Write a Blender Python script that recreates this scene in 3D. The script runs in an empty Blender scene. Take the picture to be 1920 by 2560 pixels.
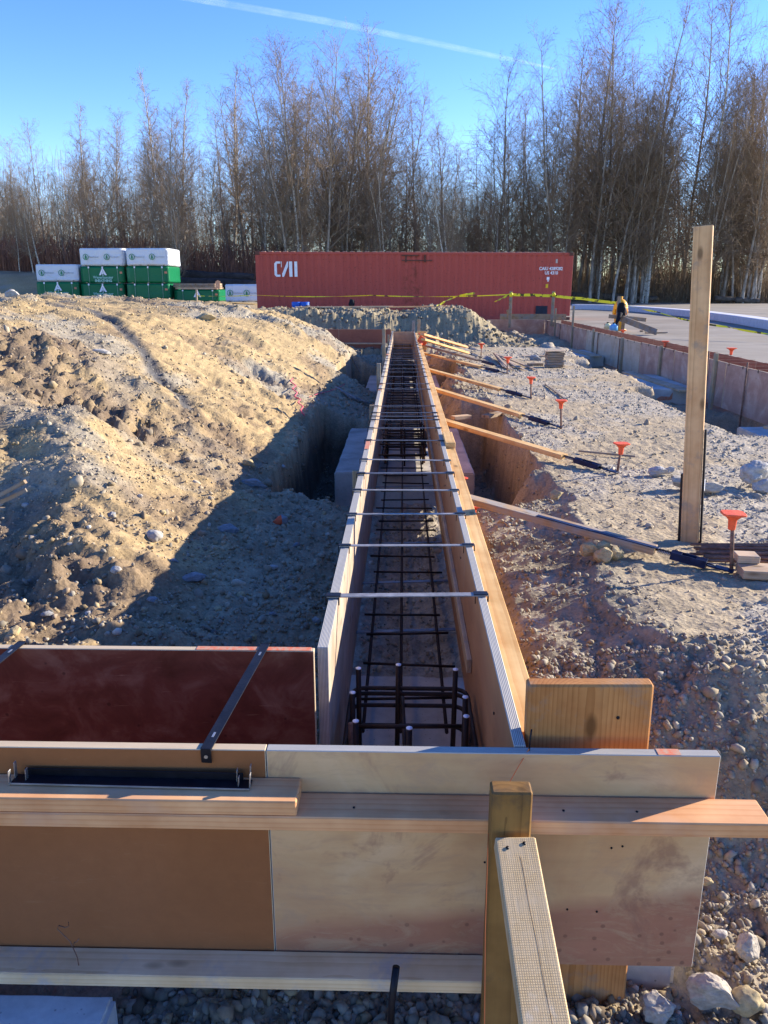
import bpy, bmesh, math, random
import numpy as np
from mathutils import Vector, Matrix

rnd = random.Random(7)
NR = np.random.RandomState(11)
SC = bpy.context.scene
COL = SC.collection

# ------------------------------------------------------------------ camera
F_PX, PW, PH = 1950.0, 1920.0, 2560.0
PITCH = math.atan((1280 - 716) / F_PX)
YAW = math.atan(46.5 / F_PX * math.cos(PITCH))
CAM = Vector((0, 0, 1.0))
cd = bpy.data.cameras.new('camera'); cam = bpy.data.objects.new('camera', cd); COL.objects.link(cam)
cd.sensor_fit = 'HORIZONTAL'; cd.sensor_width = 36; cd.lens = 36 * F_PX / PW
cd.clip_start = 0.05; cd.clip_end = 12000
cam.location = CAM; cam.rotation_euler = (math.pi / 2 - PITCH, 0, YAW)
SC.camera = cam
# ------------------------------------------------------------------ light
SUN_AZ = (1.0, 0.42)                       # horizontal direction towards the sun
SUN_EL = math.radians(19.5)
SUN_STRENGTH = 4.6; SKY_STRENGTH = 0.14
_h = math.hypot(*SUN_AZ)
sdir = Vector((SUN_AZ[0] / _h * math.cos(SUN_EL), SUN_AZ[1] / _h * math.cos(SUN_EL), math.sin(SUN_EL)))
w = bpy.data.worlds.new("World"); SC.world = w; w.use_nodes = True
nt = w.node_tree; nt.nodes.clear()
sky = nt.nodes.new('ShaderNodeTexSky'); sky.sky_type = 'NISHITA'; sky.sun_disc = False
sky.sun_elevation = SUN_EL; sky.sun_rotation = math.atan2(sdir.x, sdir.y)
sky.air_density = 1.0; sky.dust_density = 0.1; sky.ozone_density = 2.5; sky.altitude = 1500
hs = nt.nodes.new('ShaderNodeHueSaturation'); hs.inputs['Saturation'].default_value = 1.27; hs.inputs['Hue'].default_value = 0.521
bg = nt.nodes.new('ShaderNodeBackground'); bg.inputs['Strength'].default_value = SKY_STRENGTH
wo = nt.nodes.new('ShaderNodeOutputWorld')
nt.links.new(sky.outputs[0], hs.inputs['Color']); nt.links.new(hs.outputs[0], bg.inputs['Color'])
nt.links.new(bg.outputs[0], wo.inputs['Surface'])
sl = bpy.data.lights.new('sun', 'SUN'); so = bpy.data.objects.new('sun', sl); COL.objects.link(so)
sl.energy = SUN_STRENGTH; sl.angle = math.radians(0.55); sl.color = (1.0, 0.90, 0.76)
so.rotation_euler = sdir.to_track_quat('Z', 'Y').to_euler(); so.location = (20, 10, 30)
vs = SC.view_settings; vs.view_transform = 'Standard'; vs.look = 'None'; vs.gamma = 1.0; vs.use_curve_mapping = False
vs.exposure = 1.42
SC.cycles.max_bounces = 6; SC.cycles.transparent_max_bounces = 12

# ------------------------------------------------------------------ measuring helpers (photo point -> place on a known plane)
RT = Vector((math.cos(YAW), math.sin(YAW), 0))
FW = Vector((-math.sin(YAW) * math.cos(PITCH), math.cos(YAW) * math.cos(PITCH), -math.sin(PITCH)))
UP = RT.cross(FW)
def ray(x, y):
    x *= PW / 1659; y *= PW / 1659
    return RT * ((x - 960) / F_PX) - UP * ((y - 1280) / F_PX) + FW
def at_z(x, y, z): d = ray(x, y); return CAM + d * ((z - CAM.z) / d.z)
def at_y(x, y, v): d = ray(x, y); return CAM + d * (v / d.y)
def at_x(x, y, v): d = ray(x, y); return CAM + d * (v / d.x)

# ------------------------------------------------------------------ object helpers
def tag(o, label=None, cat=None, group=None, kind=None):
    if label: o['label'] = label
    if cat: o['category'] = cat
    if group: o['group'] = group
    if kind: o['kind'] = kind
    return o
def empty(name, loc=(0, 0, 0), label=None, cat=None, group=None):
    o = bpy.data.objects.new(name, None); COL.objects.link(o); o.location = loc
    o.empty_display_size = 0.1
    return tag(o, label, cat, group)
WP = {}
def worldpos(o):
    v = Vector((0, 0, 0))
    while o: v = v + o.location; o = o.parent
    return v
def link(name, me, mats, parent=None, mat=None):
    """mat = wanted world matrix"""
    o = bpy.data.objects.new(name, me); COL.objects.link(o)
    for m in (mats if isinstance(mats, (list, tuple)) else [mats]):
        if m and m.name not in [x.name for x in me.materials if x]: me.materials.append(m)
    if mat is None: mat = Matrix()
    if parent:
        o.parent = parent
        pw = parent_world(parent)
        o.matrix_local = pw.inverted() @ mat
    else:
        o.matrix_world = mat
    return o
def parent_world(p):
    m = Matrix()
    ch = []
    while p: ch.append(p); p = p.parent
    for c in reversed(ch): m = m @ (Matrix.LocRotScale(c.location, c.rotation_euler, c.scale))
    return m
def raw_mesh(name, v, f, smooth=False):
    me = bpy.data.meshes.new(name)
    v = np.asarray(v, dtype=np.float32)
    if isinstance(f, np.ndarray):
        k = f.shape[1]
        me.vertices.add(len(v)); me.vertices.foreach_set('co', v.ravel())
        me.loops.add(f.size); me.loops.foreach_set('vertex_index', f.ravel().astype(np.int32))
        me.polygons.add(len(f)); me.polygons.foreach_set('loop_start', np.arange(0, f.size, k, dtype=np.int32))
        me.update(calc_edges=True)
    else:
        me.from_pydata([tuple(map(float, p)) for p in v], [], f); me.update()
    if smooth: me.polygons.foreach_set('use_smooth', [True] * len(me.polygons))
    return me
def box_mesh(name, L, W, T, bev=0.0015, edge_mat=False):
    bm = bmesh.new(); bmesh.ops.create_cube(bm, size=1.0)
    for v in bm.verts: v.co = Vector((v.co.x * L, v.co.y * W, v.co.z * T))
    if bev: bmesh.ops.bevel(bm, geom=bm.edges[:], offset=min(bev, T * .3), segments=1, affect='EDGES')
    if edge_mat:
        for f in bm.faces: f.material_index = 0 if abs(f.normal.z) > 0.9 else 1
    me = bpy.data.meshes.new(name); bm.to_mesh(me); bm.free(); return me
def frame_mat(c, X, Yh):
    X = Vector(X).normalized(); Y = Vector(Yh); Y = (Y - X * Y.dot(X)).normalized(); Z = X.cross(Y)
    m = Matrix((X, Y, Z)).transposed().to_4x4(); m.translation = c; return m
def beam(name, p0, p1, w, t, wdir, mat, parent=None, bev=0.0015, edge=None):
    """board from p0 to p1, w along wdir, t across"""
    p0, p1 = Vector(p0), Vector(p1); L = (p1 - p0).length
    me = box_mesh(name, L, w, t, bev, edge is not None)
    return link(name, me, [mat, edge] if edge else mat, parent, frame_mat((p0 + p1) / 2, p1 - p0, wdir))
def aabb(name, x0, x1, y0, y1, z0, z1, mat, parent=None, bev=0.0015, edge=None):
    """axis-aligned board, grain along its longest side, thickness = its thinnest side"""
    d = [(x1 - x0, Vector((1, 0, 0))), (y1 - y0, Vector((0, 1, 0))), (z1 - z0, Vector((0, 0, 1)))]
    d.sort(key=lambda a: -a[0])
    me = box_mesh(name, d[0][0], d[1][0], d[2][0], bev, edge is not None)
    return link(name, me, [mat, edge] if edge else mat, parent,
                frame_mat(Vector(((x0 + x1) / 2, (y0 + y1) / 2, (z0 + z1) / 2)), d[0][1], d[1][1]))
def tube_arrays(pts, rad, n=6, cap=True, v0=0):
    pts = [Vector(p) for p in pts]; V = []; Fc = []
    for i, p in enumerate(pts):
        d = (pts[min(i + 1, len(pts) - 1)] - pts[max(i - 1, 0)]).normalized()
        a = d.cross(Vector((0, 0, 1)) if abs(d.z) < .9 else Vector((1, 0, 0))).normalized(); b = d.cross(a)
        r = rad[i] if isinstance(rad, (list, tuple)) else rad
        for k in range(n):
            t = 2 * math.pi * k / n; V.append(p + (a * math.cos(t) + b * math.sin(t)) * r)
    for i in range(len(pts) - 1):
        for k in range(n):
            q = v0 + i * n
            Fc.append((q + k, q + (k + 1) % n, q + n + (k + 1) % n, q + n + k))
    if cap:
        Fc.append(tuple(v0 + k for k in range(n - 1, -1, -1))); Fc.append(tuple(v0 + (len(pts) - 1) * n + k for k in range(n)))
    return V, Fc
def tube(name, pts, rad, mat, parent=None, n=8, smooth=True):
    pts = [Vector(p) for p in pts]; c = pts[0].copy()
    V, Fc = tube_arrays([p - c for p in pts], rad, n)
    me = raw_mesh(name, V, Fc, smooth)
    return link(name, me, mat, parent, Matrix.Translation(c))
def join_parts(name, parts, mat, parent=None, smooth=False):
    V = []; Fc = []
    for v, f in parts:
        o = len(V); V += [Vector(a) for a in v]; Fc += [tuple(i + o for i in q) for q in f]
    c = sum(V, Vector()) / len(V)
    me = raw_mesh(name, [v - c for v in V], Fc, smooth)
    return link(name, me, mat, parent, Matrix.Translation(c))
def box_arrays(x0, x1, y0, y1, z0, z1):
    V = [(x, y, z) for x in (x0, x1) for y in (y0, y1) for z in (z0, z1)]
    return V, [(0, 1, 3, 2), (4, 6, 7, 5), (0, 4, 5, 1), (2, 3, 7, 6), (0, 2, 6, 4), (1, 5, 7, 3)]
def copy_tree(o, parent=None):
    c = o.copy(); COL.objects.link(c); c.parent = parent
    for ch in [k for k in o.children]: copy_tree(ch, c)
    return c

# ------------------------------------------------------------------ numpy noise
_P = NR.rand(4096).astype(np.float32)
def _hash(ix, iy, s): return _P[(ix * 73 + iy * 1447 + s * 911 + (ix * iy) % 577) & 4095]
def vnoise(x, y, s=0):
    ix = np.floor(x).astype(np.int64); iy = np.floor(y).astype(np.int64); fx = x - ix; fy = y - iy
    fx = fx * fx * fx * (fx * (fx * 6 - 15) + 10); fy = fy * fy * fy * (fy * (fy * 6 - 15) + 10)
    a = _hash(ix, iy, s); b = _hash(ix + 1, iy, s); c = _hash(ix, iy + 1, s); d = _hash(ix + 1, iy + 1, s)
    return (a * (1 - fx) + b * fx) * (1 - fy) + (c * (1 - fx) + d * fx) * fy - .5
def fbm(x, y, f, o, s=0, g=.5):
    r = 0; a = 1.0
    for k in range(o):
        c, sn = math.cos(k * .7 + .3), math.sin(k * .7 + .3)
        r = r + a * vnoise((x * c - y * sn) * f + 17 * k, (x * sn + y * c) * f - 9 * k, s + k); f *= 2.03; a *= g
    return r
def sm(t): t = np.clip(t, 0, 1); return t * t * (3 - 2 * t)

# ------------------------------------------------------------------ terrain height
EY = [0.5, 2.15, 2.33, 2.46, 2.68, 3.1, 3.7, 4.4, 5.2, 6.0, 7.0, 8.5, 10, 12, 14, 18, 30]
EX = [3.2, 3.0, 2.2, 1.30, 1.04, .96, 1.0, 1.04, 1.06, 1.05, 1.02, .95, .8, .85, .95, .8, .8]
def rect(x, y, x0, x1, y0, y1, s):
    return sm((x - x0) / s + .5) * sm((x1 - x) / s + .5) * sm((y - y0) / s + .5) * sm((y1 - y) / s + .5)
def H(x, y, detail=True):
    x = np.asarray(x, dtype=np.float64); y = np.asarray(y, dtype=np.float64)
    xw = x + .10 * fbm(x, y, 1.1, 3, 5); yw = y + .10 * fbm(x, y, 1.1, 3, 9)
    u = -xw
    A = np.interp(u, [0, .3, .6, 1.2, 2, 3, 4.2, 7, 14], [-.66, -.64, -.55, -.38, -.02, .48, .80, .90, .9])
    B = np.interp(u, [0, .35, .6, .95, 1.47, 2.16, 3.19, 5.36, 7.5, 14], [-.62, -.6, -.48, -.2, .14, .44, .66, .79, .84, .9])
    wv = sm((y - 8) / 6); M = A * (1 - wv) + B * wv
    e = .16 + .84 * sm((yw - 2.3) / 5.2)
    M = np.where(M > -.36, -.36 + (M + .36) * e, M)
    # low ridge of dug soil in the near left
    rx, ry = 2.25, 5.3; sx, sy = 1.55, 3.5
    t = np.clip(((u - rx) * (sx - rx) + (yw - ry) * (sy - ry)) / ((sx - rx) ** 2 + (sy - ry) ** 2), 0, 1)
    dd = np.hypot(u - (rx + t * (sx - rx)), yw - (ry + t * (sy - ry)))
    M = M + (.19 - .07 * t) * np.exp(-(dd / .34) ** 2)
    M = M - .07 * np.exp(-(np.hypot(u - 2.3, (yw - 4.0) * .7) / .5) ** 2)
    # far end of the mound
    q = sm((yw - 15.4) / 2.3); M = M * (1 - q) + (-.45) * q
    # right: trench floor, bank, plateau, second trench
    ed = np.interp(y, EY, EX) + .16 * fbm(x, y, 2.2, 4, 21)
    bw = np.interp(y, [2, 3, 4.6, 5.2, 9, 10, 20], [.3, .36, .32, .2, .3, .35, .35])
    zf = np.interp(y, [1.9, 2.6, 4.8, 5.5, 30], [-.66, -.58, -.58, -.58, -.58])
    Rr = zf + (-.3 - zf) * sm((x - (ed - bw)) / bw)
    gs = sm((y - 2.4) / .3) * (1 - sm((y - 4.95) / .3)); gl = np.where(x < ed, -.325 + .025 * (1 - sm((ed - x) / .07)) - .21 * (ed - x) - .10 * sm((.53 - x) / .12), -.3); Rr = Rr * (1 - gs) + gl * gs
    e0 = 1.0 + .16 * fbm(x, y, 2.2, 4, 21); zn = -.3 - .56 * np.clip(2.60 + .25 * fbm(x, y, 1.7, 4, 611) - y, 0, .72) - .18 * np.clip(e0 - x, 0, .5) - .10 * sm((.53 - x) / .12); gn = 1 - sm((y - 2.45) / .4); Rr = Rr * (1 - gn) + np.maximum(zn, -.78) * gn
    e2 = 3.45 + .22 * fbm(x, y, .8, 3, 33)
    Rr = Rr + (-.68 - Rr) * sm((x - e2) / .28)
    Rr = np.where(x > 4.98, -.62 + (.40) * sm((x - 4.98) / .1), Rr)
    z = np.where(x < 0, M, Rr)
    # near apron in front of the cross form
    apz = -.8 + .06 * sm((x - .62) / .2); ap = 1 - sm((y - 1.9) / .35); z = np.where((x > -4), z * (1 - ap * sm((3.0 - x) / .3)) + apz * ap * sm((3.0 - x) / .3), z)
    # pits round the footings
    for (y0, y1, xa, xb, d) in ((5.75, 9.35, -1.0, 1.02, -1.15), (12.1, 15.0, -.98, .95, -1.0), (17.5, 19.2, -.9, .9, -.9)):
        m = rect(xw, yw, xa, xb, y0, y1, .09); z = z * (1 - m) + np.minimum(z, d) * m
    for (y0, y1) in ((7.2, 8.5 + 2.0), (13.2, 14.6), (19.4, 20.8)):
        m = rect(xw, yw, 3.15, 4.6, y0, y1, .2); z = z * (1 - m) + np.minimum(z, -.85) * m
    # yard behind
    q = sm((yw - 17.3) / 1.2); far = np.where(x < 4.98, -.36, -.22)
    z = np.where((x > -.5) & (x < 3.3), z * (1 - q) + far * q, z)
    bx = xw
    top = np.interp(bx, [-9, -4, -1.2, .1, .9, 1.7, 2.2, 3.0], [.2, .37, .40, .30, .47, .45, .15, -.4])
    bm_ = sm((yw - (19.9 + .25 * fbm(x, y, .8, 2, 77))) / np.interp(bx, [-2, 1, 3], [.9, 1.5, 1.6])) * (1 - sm((yw - 24.5) / 2.0))
    z = np.where(y > 18, z * (1 - bm_) + np.maximum(top, z) * bm_, z)
    # beyond 22 m everything settles to the yard, then rises to the wood
    q = sm((y - 24.5) / 3); yard = np.where(x > 4.98, -.22, -.2); z = z * (1 - q) + yard * q
    lf = sm((-x - 4.0) / 4)
    z = z + lf * .42 * sm((y - 31) / 6)
    berm = np.interp(x, [-60, -20, -8, 0, 10, 60], [1.9, 1.7, 1.2, .5, .45, .6])
    z = z + berm * sm((y - np.interp(x, [-30, -8, 6, 40], [43, 47, 57, 62])) / 6)
    z = z + np.clip(y - 75, 0, 400) * .004
    # shallow groove crossing the mound
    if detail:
        L = GROOVE
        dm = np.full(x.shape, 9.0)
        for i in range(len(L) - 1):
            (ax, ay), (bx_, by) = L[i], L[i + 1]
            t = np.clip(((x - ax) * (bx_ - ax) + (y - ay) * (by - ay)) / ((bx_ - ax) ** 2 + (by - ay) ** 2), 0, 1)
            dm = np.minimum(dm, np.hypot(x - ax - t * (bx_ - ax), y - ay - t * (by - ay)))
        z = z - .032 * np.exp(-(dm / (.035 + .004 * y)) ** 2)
        rough = np.where(x > 4.98, .05, 1.0) * (1 - .97 * sm((y - 40) / 5) * (x > 4))
        lump = fbm(x, y, 2.6, 4, 41)
        steep = np.where(x < -.5, .38 + .75 * sm((fbm(x, y, .7, 3, 55) + .12) * 5), 1.0)
        z = z + rough * (.085 * lump * steep * np.where(np.abs(x) < .3, .5, np.where((x > .3) & (x <= 1.05) & (y > 1.9) & (y < 5), .42, 1)) * np.where((x > 1.05) & (x < 3.4), .13, 1))
        z = z + np.where((x > .45) & (y < 3.0) & (y > 1.9), .05 * np.abs(fbm(x, y, 7, 4, 501)) * sm((3.0 - y) / .3) * sm((y - 1.9) / .2), 0)
        rid = 1 - np.abs(fbm(x, y, 11, 3, 61)) * 2.2
        rough = rough * np.where((x > 1.05) & (x < 3.4), .36, np.where(x < -1.0, .72, np.where((x > .3) & (y < 5), .55, 1.0)))
        z = z + rough * .022 * (rid - .6) * steep
        z = z + rough * .016 * fbm(x, y, 34, 3, 71) + rough * .006 * fbm(x, y, 110, 2, 81)
        for (ax, ay, rx_, ry_) in SCARP:
            e_ = np.exp(-((x - ax) / rx_) ** 2 - ((y - ay) / ry_) ** 2); z = z - e_ * (.05 - .13 * np.abs(fbm(x, y, 5.5, 4, 401)))
        # erosion runnels down the mound side
        run = fbm(x * .35, y * 1.6 + x * .7, 2.2, 3, 91)
        str_ = fbm(x * 1.1 + y * .2, y * 5 + x * 2.4, 1.7, 4, 95) * sm((fbm(x, y, .6, 2, 97) + .2) * 4)
        z = z + np.where(x < -1.0, (.07 * run + .035 * str_) * sm((-x - 1.0) / .6), 0)
        cl = sm((fbm(x, y, 1.5, 4, 261) - .12) * 9); z = z + np.where(x < -.9, cl * (.07 * np.abs(fbm(x, y, 6, 3, 301)) - .03), 0)
        chunk = np.abs(fbm(x, y, 3.2, 4, 101)) * sm((y - 18.5) / 1) * (1 - sm((y - 25) / 2)) * (x < 4)
        z = z - .16 * chunk + np.where((y > 18.8) & (y < 25) & (x < 3), .05 * fbm(x, y, 6, 3, 131), 0)
    return z
_H0 = H
def H(x, y, detail=True):
    z = _H0(x, y, detail); x = np.asarray(x); y = np.asarray(y)
    z = np.where((np.abs(x) < .3) & (y > 1.6) & (y < 3.04), np.minimum(z, -.68), z)      # clear of the near pad
    return np.where((x < -.62) & (x > -2.0) & (y < 1.6), np.minimum(z, -.80), z)
def surf_hit(px, py, far=60):
    """first point of the ground along the sight line"""
    d = ray(px, py); ts = np.concatenate([np.arange(1.0, 12, .01), np.arange(12, far, .05)])
    P = np.array(CAM)[None] + ts[:, None] * np.array(d)[None]
    hh = H(P[:, 0], P[:, 1], False) if not GROOVE_READY else H(P[:, 0], P[:, 1])
    k = np.argmax(P[:, 2] < hh); k = k if P[k, 2] < hh[k] else len(ts) - 1
    return Vector(P[k])
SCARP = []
GROOVE_READY = False
GROOVE = [(0, 0), (0, .01)]
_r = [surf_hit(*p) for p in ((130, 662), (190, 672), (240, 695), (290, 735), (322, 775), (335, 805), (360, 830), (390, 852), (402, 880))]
GROOVE = [(p.x, p.y) for p in _r]; GROOVE_READY = True
def hz(x, y): return float(H(np.array([x]), np.array([y]))[0])

# ------------------------------------------------------------------ materials
class N:
    def __init__(s, name, rough=.8):
        s.m = bpy.data.materials.new(name); s.m.use_nodes = True; s.t = s.m.node_tree
        s.b = s.t.nodes['Principled BSDF']; s.b.inputs['Roughness'].default_value = rough
        s.b.inputs['Specular IOR Level'].default_value = .2
    def n(s, ty, **k):
        o = s.t.nodes.new(ty)
        for a, b in k.items(): setattr(o, a, b)
        return o
    def l(s, a, b): s.t.links.new(a, b)
    def coord(s, sc=(1, 1, 1), kind='Object', rand=True):
        tc = s.n('ShaderNodeTexCoord'); mp = s.n('ShaderNodeMapping'); mp.inputs['Scale'].default_value = sc
        src = tc.outputs[kind]
        if rand:
            oi = s.n('ShaderNodeObjectInfo'); mu = s.n('ShaderNodeMath', operation='MULTIPLY'); mu.inputs[1].default_value = 37.0
            s.l(oi.outputs['Random'], mu.inputs[0]); ad = s.n('ShaderNodeVectorMath', operation='ADD')
            s.l(src, ad.inputs[0]); s.l(mu.outputs[0], ad.inputs[1]); src = ad.outputs[0]
        s.l(src, mp.inputs['Vector']); return mp.outputs[0]
    def noise(s, v, scale, det=4, rough=.6, dist=0):
        o = s.n('ShaderNodeTexNoise'); o.inputs['Scale'].default_value = scale; o.inputs['Detail'].default_value = det
        o.inputs['Roughness'].default_value = rough; o.inputs['Distortion'].default_value = dist
        if v: s.l(v, o.inputs['Vector'])
        return o.outputs['Fac']
    def ramp(s, f, stops):
        o = s.n('ShaderNodeValToRGB'); el = o.color_ramp.elements
        while len(el) < len(stops): el.new(.5)
        for e, (p, c) in zip(el, stops): e.position = p; e.color = (*c, 1) if len(c) == 3 else c
        s.l(f, o.inputs[0]); return o.outputs[0]
    def mix(s, f, a, b, mode='MIX'):
        o = s.n('ShaderNodeMix', data_type='RGBA', blend_type=mode)
        for i, v in ((0, f), (6, a), (7, b)):
            if isinstance(v, (int, float)): o.inputs[i].default_value = v
            elif isinstance(v, tuple): o.inputs[i].default_value = (*v, 1)
            else: s.l(v, o.inputs[i])
        return o.outputs[2]
    def col(s, c):
        if isinstance(c, tuple): s.b.inputs['Base Color'].default_value = (*c, 1)
        else: s.l(c, s.b.inputs['Base Color'])
    def bump(s, f, st=.3, d=.01):
        o = s.n('ShaderNodeBump'); o.inputs['Strength'].default_value = st; o.inputs['Distance'].default_value = d
        s.l(f, o.inputs['Height']); s.l(o.outputs[0], s.b.inputs['Normal'])
def mat_plain(name, c, rough=.7, metal=0, var=.25, sc=8, bump=.15, bd=.003):
    k = N(name, rough); v = k.coord(); f = k.noise(v, sc, 5)
    k.col(k.mix(k.ramp(f, [(.3, (0, 0, 0)), (.7, (1, 1, 1))]), tuple(a * (1 - var) for a in c), tuple(min(1, a * (1 + var)) for a in c)))
    k.b.inputs['Metallic'].default_value = metal; k.bump(k.noise(v, sc * 8, 3), bump, bd); return k.m
def mat_wood(name, light, dark, grey=None, greyamt=0, ring=26, rough=.75, knots=True, stain=None):
    """solid timber: growth rings round a distant pith, seen on every face"""
    k = N(name, rough)
    oi = k.n('ShaderNodeObjectInfo')
    v = k.coord((1, 1, 1))
    tc = k.n('ShaderNodeTexCoord'); m2 = k.n('ShaderNodeMapping'); m2.inputs['Scale'].default_value = (.12, 1, 1)
    cmb = k.n('ShaderNodeCombineXYZ'); ma = k.n('ShaderNodeMath', operation='MULTIPLY_ADD'); ma.inputs[1].default_value = .12; ma.inputs[2].default_value = -.06
    k.l(oi.outputs['Random'], ma.inputs[0]); k.l(ma.outputs[0], cmb.inputs[1]); cmb.inputs[2].default_value = .055
    ad = k.n('ShaderNodeVectorMath', operation='ADD'); k.l(tc.outputs['Object'], ad.inputs[0]); k.l(cmb.outputs[0], ad.inputs[1])
    k.l(ad.outputs[0], m2.inputs['Vector'])
    wv = k.n('ShaderNodeTexWave', wave_type='RINGS', rings_direction='X', wave_profile='SAW')
    wv.inputs['Scale'].default_value = ring; wv.inputs['Distortion'].default_value = 2.4; wv.inputs['Detail'].default_value = 3
    wv.inputs['Detail Scale'].default_value = 1.3; wv.inputs['Detail Roughness'].default_value = .6
    k.l(m2.outputs[0], wv.inputs['Vector'])
    c = k.mix(k.ramp(wv.outputs['Fac'], [(0, (0,) * 3), (.55, (.18,) * 3), (.86, (.75,) * 3), (1, (1,) * 3)]), light, dark)
    fine = k.n('ShaderNodeMapping'); fine.inputs['Scale'].default_value = (3, 120, 120); k.l(v, fine.inputs['Vector'])
    fn = k.noise(fine.outputs[0], 1, 3)
    c = k.mix(.35, c, k.mix(fn, tuple(a * .55 for a in light), tuple(min(1, a * 1.35) for a in light)))
    big = k.noise(v, 4.5, 4); c = k.mix(.55, c, k.mix(k.ramp(big, [(.35, (0,) * 3), (.7, (1,) * 3)]), tuple(a * .62 for a in light), (1.0, 1.0, 1.0)), 'MULTIPLY')
    if grey:
        g = k.noise(v, 7, 5, .65); c = k.mix(k.ramp(g, [(.62 - greyamt * .5, (0,) * 3), (.78 - greyamt * .35, (1,) * 3)]), c, k.mix(fn, tuple(a * .6 for a in grey), grey))
    if stain:
        g = k.noise(k.coord((1, 1, 1)), 2.7, 4); c = k.mix(k.ramp(g, [(.55, (0,) * 3), (.68, (.7,) * 3)]), c, stain)
    if knots:
        kv = k.n('ShaderNodeMapping'); kv.inputs['Scale'].default_value = (4.2, 10, 10); k.l(v, kv.inputs['Vector'])
        vo = k.n('ShaderNodeTexVoronoi'); vo.inputs['Scale'].default_value = 1.0; k.l(kv.outputs[0], vo.inputs['Vector'])
        c = k.mix(k.ramp(vo.outputs['Distance'], [(.08, (.8,) * 3), (.17, (0,) * 3)]), c, tuple(a * .3 for a in dark))
    hv = k.mix(.25, (1.0, 1.0, 1.0), k.mix(oi.outputs['Random'], (.6, .55, .5), (1.0, 1.0, 1.0)), 'MULTIPLY')
    c = k.mix(1.0, c, hv, 'MULTIPLY')
    k.col(c); k.bump(k.mix(.5, fn, wv.outputs['Fac']), .35, .0012); return k.m
def mat_ply_edge(name, a, b, blot=None):
    """layered edge; its local Z runs through the sheet"""
    k = N(name, .85); v = k.coord((.4, .4, 1), rand=False)
    wv = k.n('ShaderNodeTexWave', wave_type='BANDS', bands_direction='Z'); wv.inputs['Scale'].default_value = 75
    wv.inputs['Distortion'].default_value = 1.2; wv.inputs['Detail'].default_value = 2; k.l(v, wv.inputs['Vector'])
    n1 = k.noise(k.coord((6, 60, 60)), 1, 4); c = k.mix(k.ramp(wv.outputs['Fac'], [(.2, (0,) * 3), (.8, (1,) * 3)]), a, b)
    c = k.mix(.5, c, k.mix(n1, (.45, .45, .45), (1.0, 1.0, 1.0)), 'MULTIPLY')
    if blot: c = k.mix(k.ramp(k.noise(k.coord(), 3.0, 3), [(.52, (0,) * 3), (.6, (.8,) * 3)]), c, blot)
    k.col(c); k.bump(k.mix(.5, wv.outputs['Fac'], n1), .5, .002); return k.m
def mat_panel(name, c1, c2, c3, sc=2.2, streak=True, rough=.55, scratch=(.7, .65, .55), samt=.12, smooth=False):
    k = N(name, rough); v = k.coord(); f = k.noise(v, sc, 6, .62, .6)
    c = k.ramp(f, [(.3, c1), (.5, c2), (.68, c3)])
    if smooth:
        g = k.noise(k.coord((1, 1, 1)), 26, 6, .75); c = k.mix(.28, c, k.ramp(g, [(.3, (.72, .70, .68)), (.7, (1.22, 1.2, 1.18))]), 'MULTIPLY')
        g2 = k.noise(k.coord((1, 7, 1)), 3.5, 6, .8, 1); c = k.mix(k.ramp(g2, [(.60, (0,) * 3), (.74, (.28,) * 3)]), c, (.50, .30, .16))
        g4 = k.noise(k.coord((5, 1, 1)), 2.2, 6, .8, 2); c = k.mix(k.ramp(g4, [(.63, (0,) * 3), (.72, (.3,) * 3)]), c, (.13, .06, .03))
    if not smooth:
        g = k.noise(k.coord((1.2, 9, 9)), 2.5, 5); c = k.mix(.5, c, k.mix(g, (.6, .6, .6), (1.15, 1.15, 1.15)), 'MULTIPLY')
        vo = k.noise(k.coord((2, 30, 1)), 3.0, 6, .7); c = k.mix(k.ramp(vo, [(.64, (0,) * 3), (.72, (samt * 3,) * 3)]), c, scratch)
        sp = k.n('ShaderNodeTexVoronoi'); sp.inputs['Scale'].default_value = 14; k.l(v, sp.inputs['Vector'])
        c = k.mix(k.ramp(sp.outputs['Distance'], [(.06, (.6,) * 3), (.1, (0,) * 3)]), c, tuple(a * .35 for a in c1))
    k.col(c); k.bump(k.noise(v, 60, 4), .12, .001); return k.m
def mat_concrete(name, c, blue=0, paint=None):
    k = N(name, .9); v = k.coord(); f = k.noise(v, 3, 6, .65); g = k.noise(v, 38, 4)
    col = k.ramp(f, [(.3, tuple(a * .68 for a in c)), (.5, c), (.72, tuple(min(1, a * 1.3) for a in c))])
    col = k.mix(.4, col, k.mix(g, (.6, .6, .6), (1.1, 1.1, 1.1)), 'MULTIPLY')
    vo = k.n('ShaderNodeTexVoronoi'); vo.inputs['Scale'].default_value = 42; k.l(v, vo.inputs['Vector'])
    col = k.mix(k.ramp(vo.outputs['Distance'], [(.08, (.7,) * 3), (.16, (0,) * 3)]), col, tuple(a * .35 for a in c))
    k.col(col); k.bump(k.mix(.5, g, vo.outputs['Distance']), .4, .004); return k.m
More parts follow.
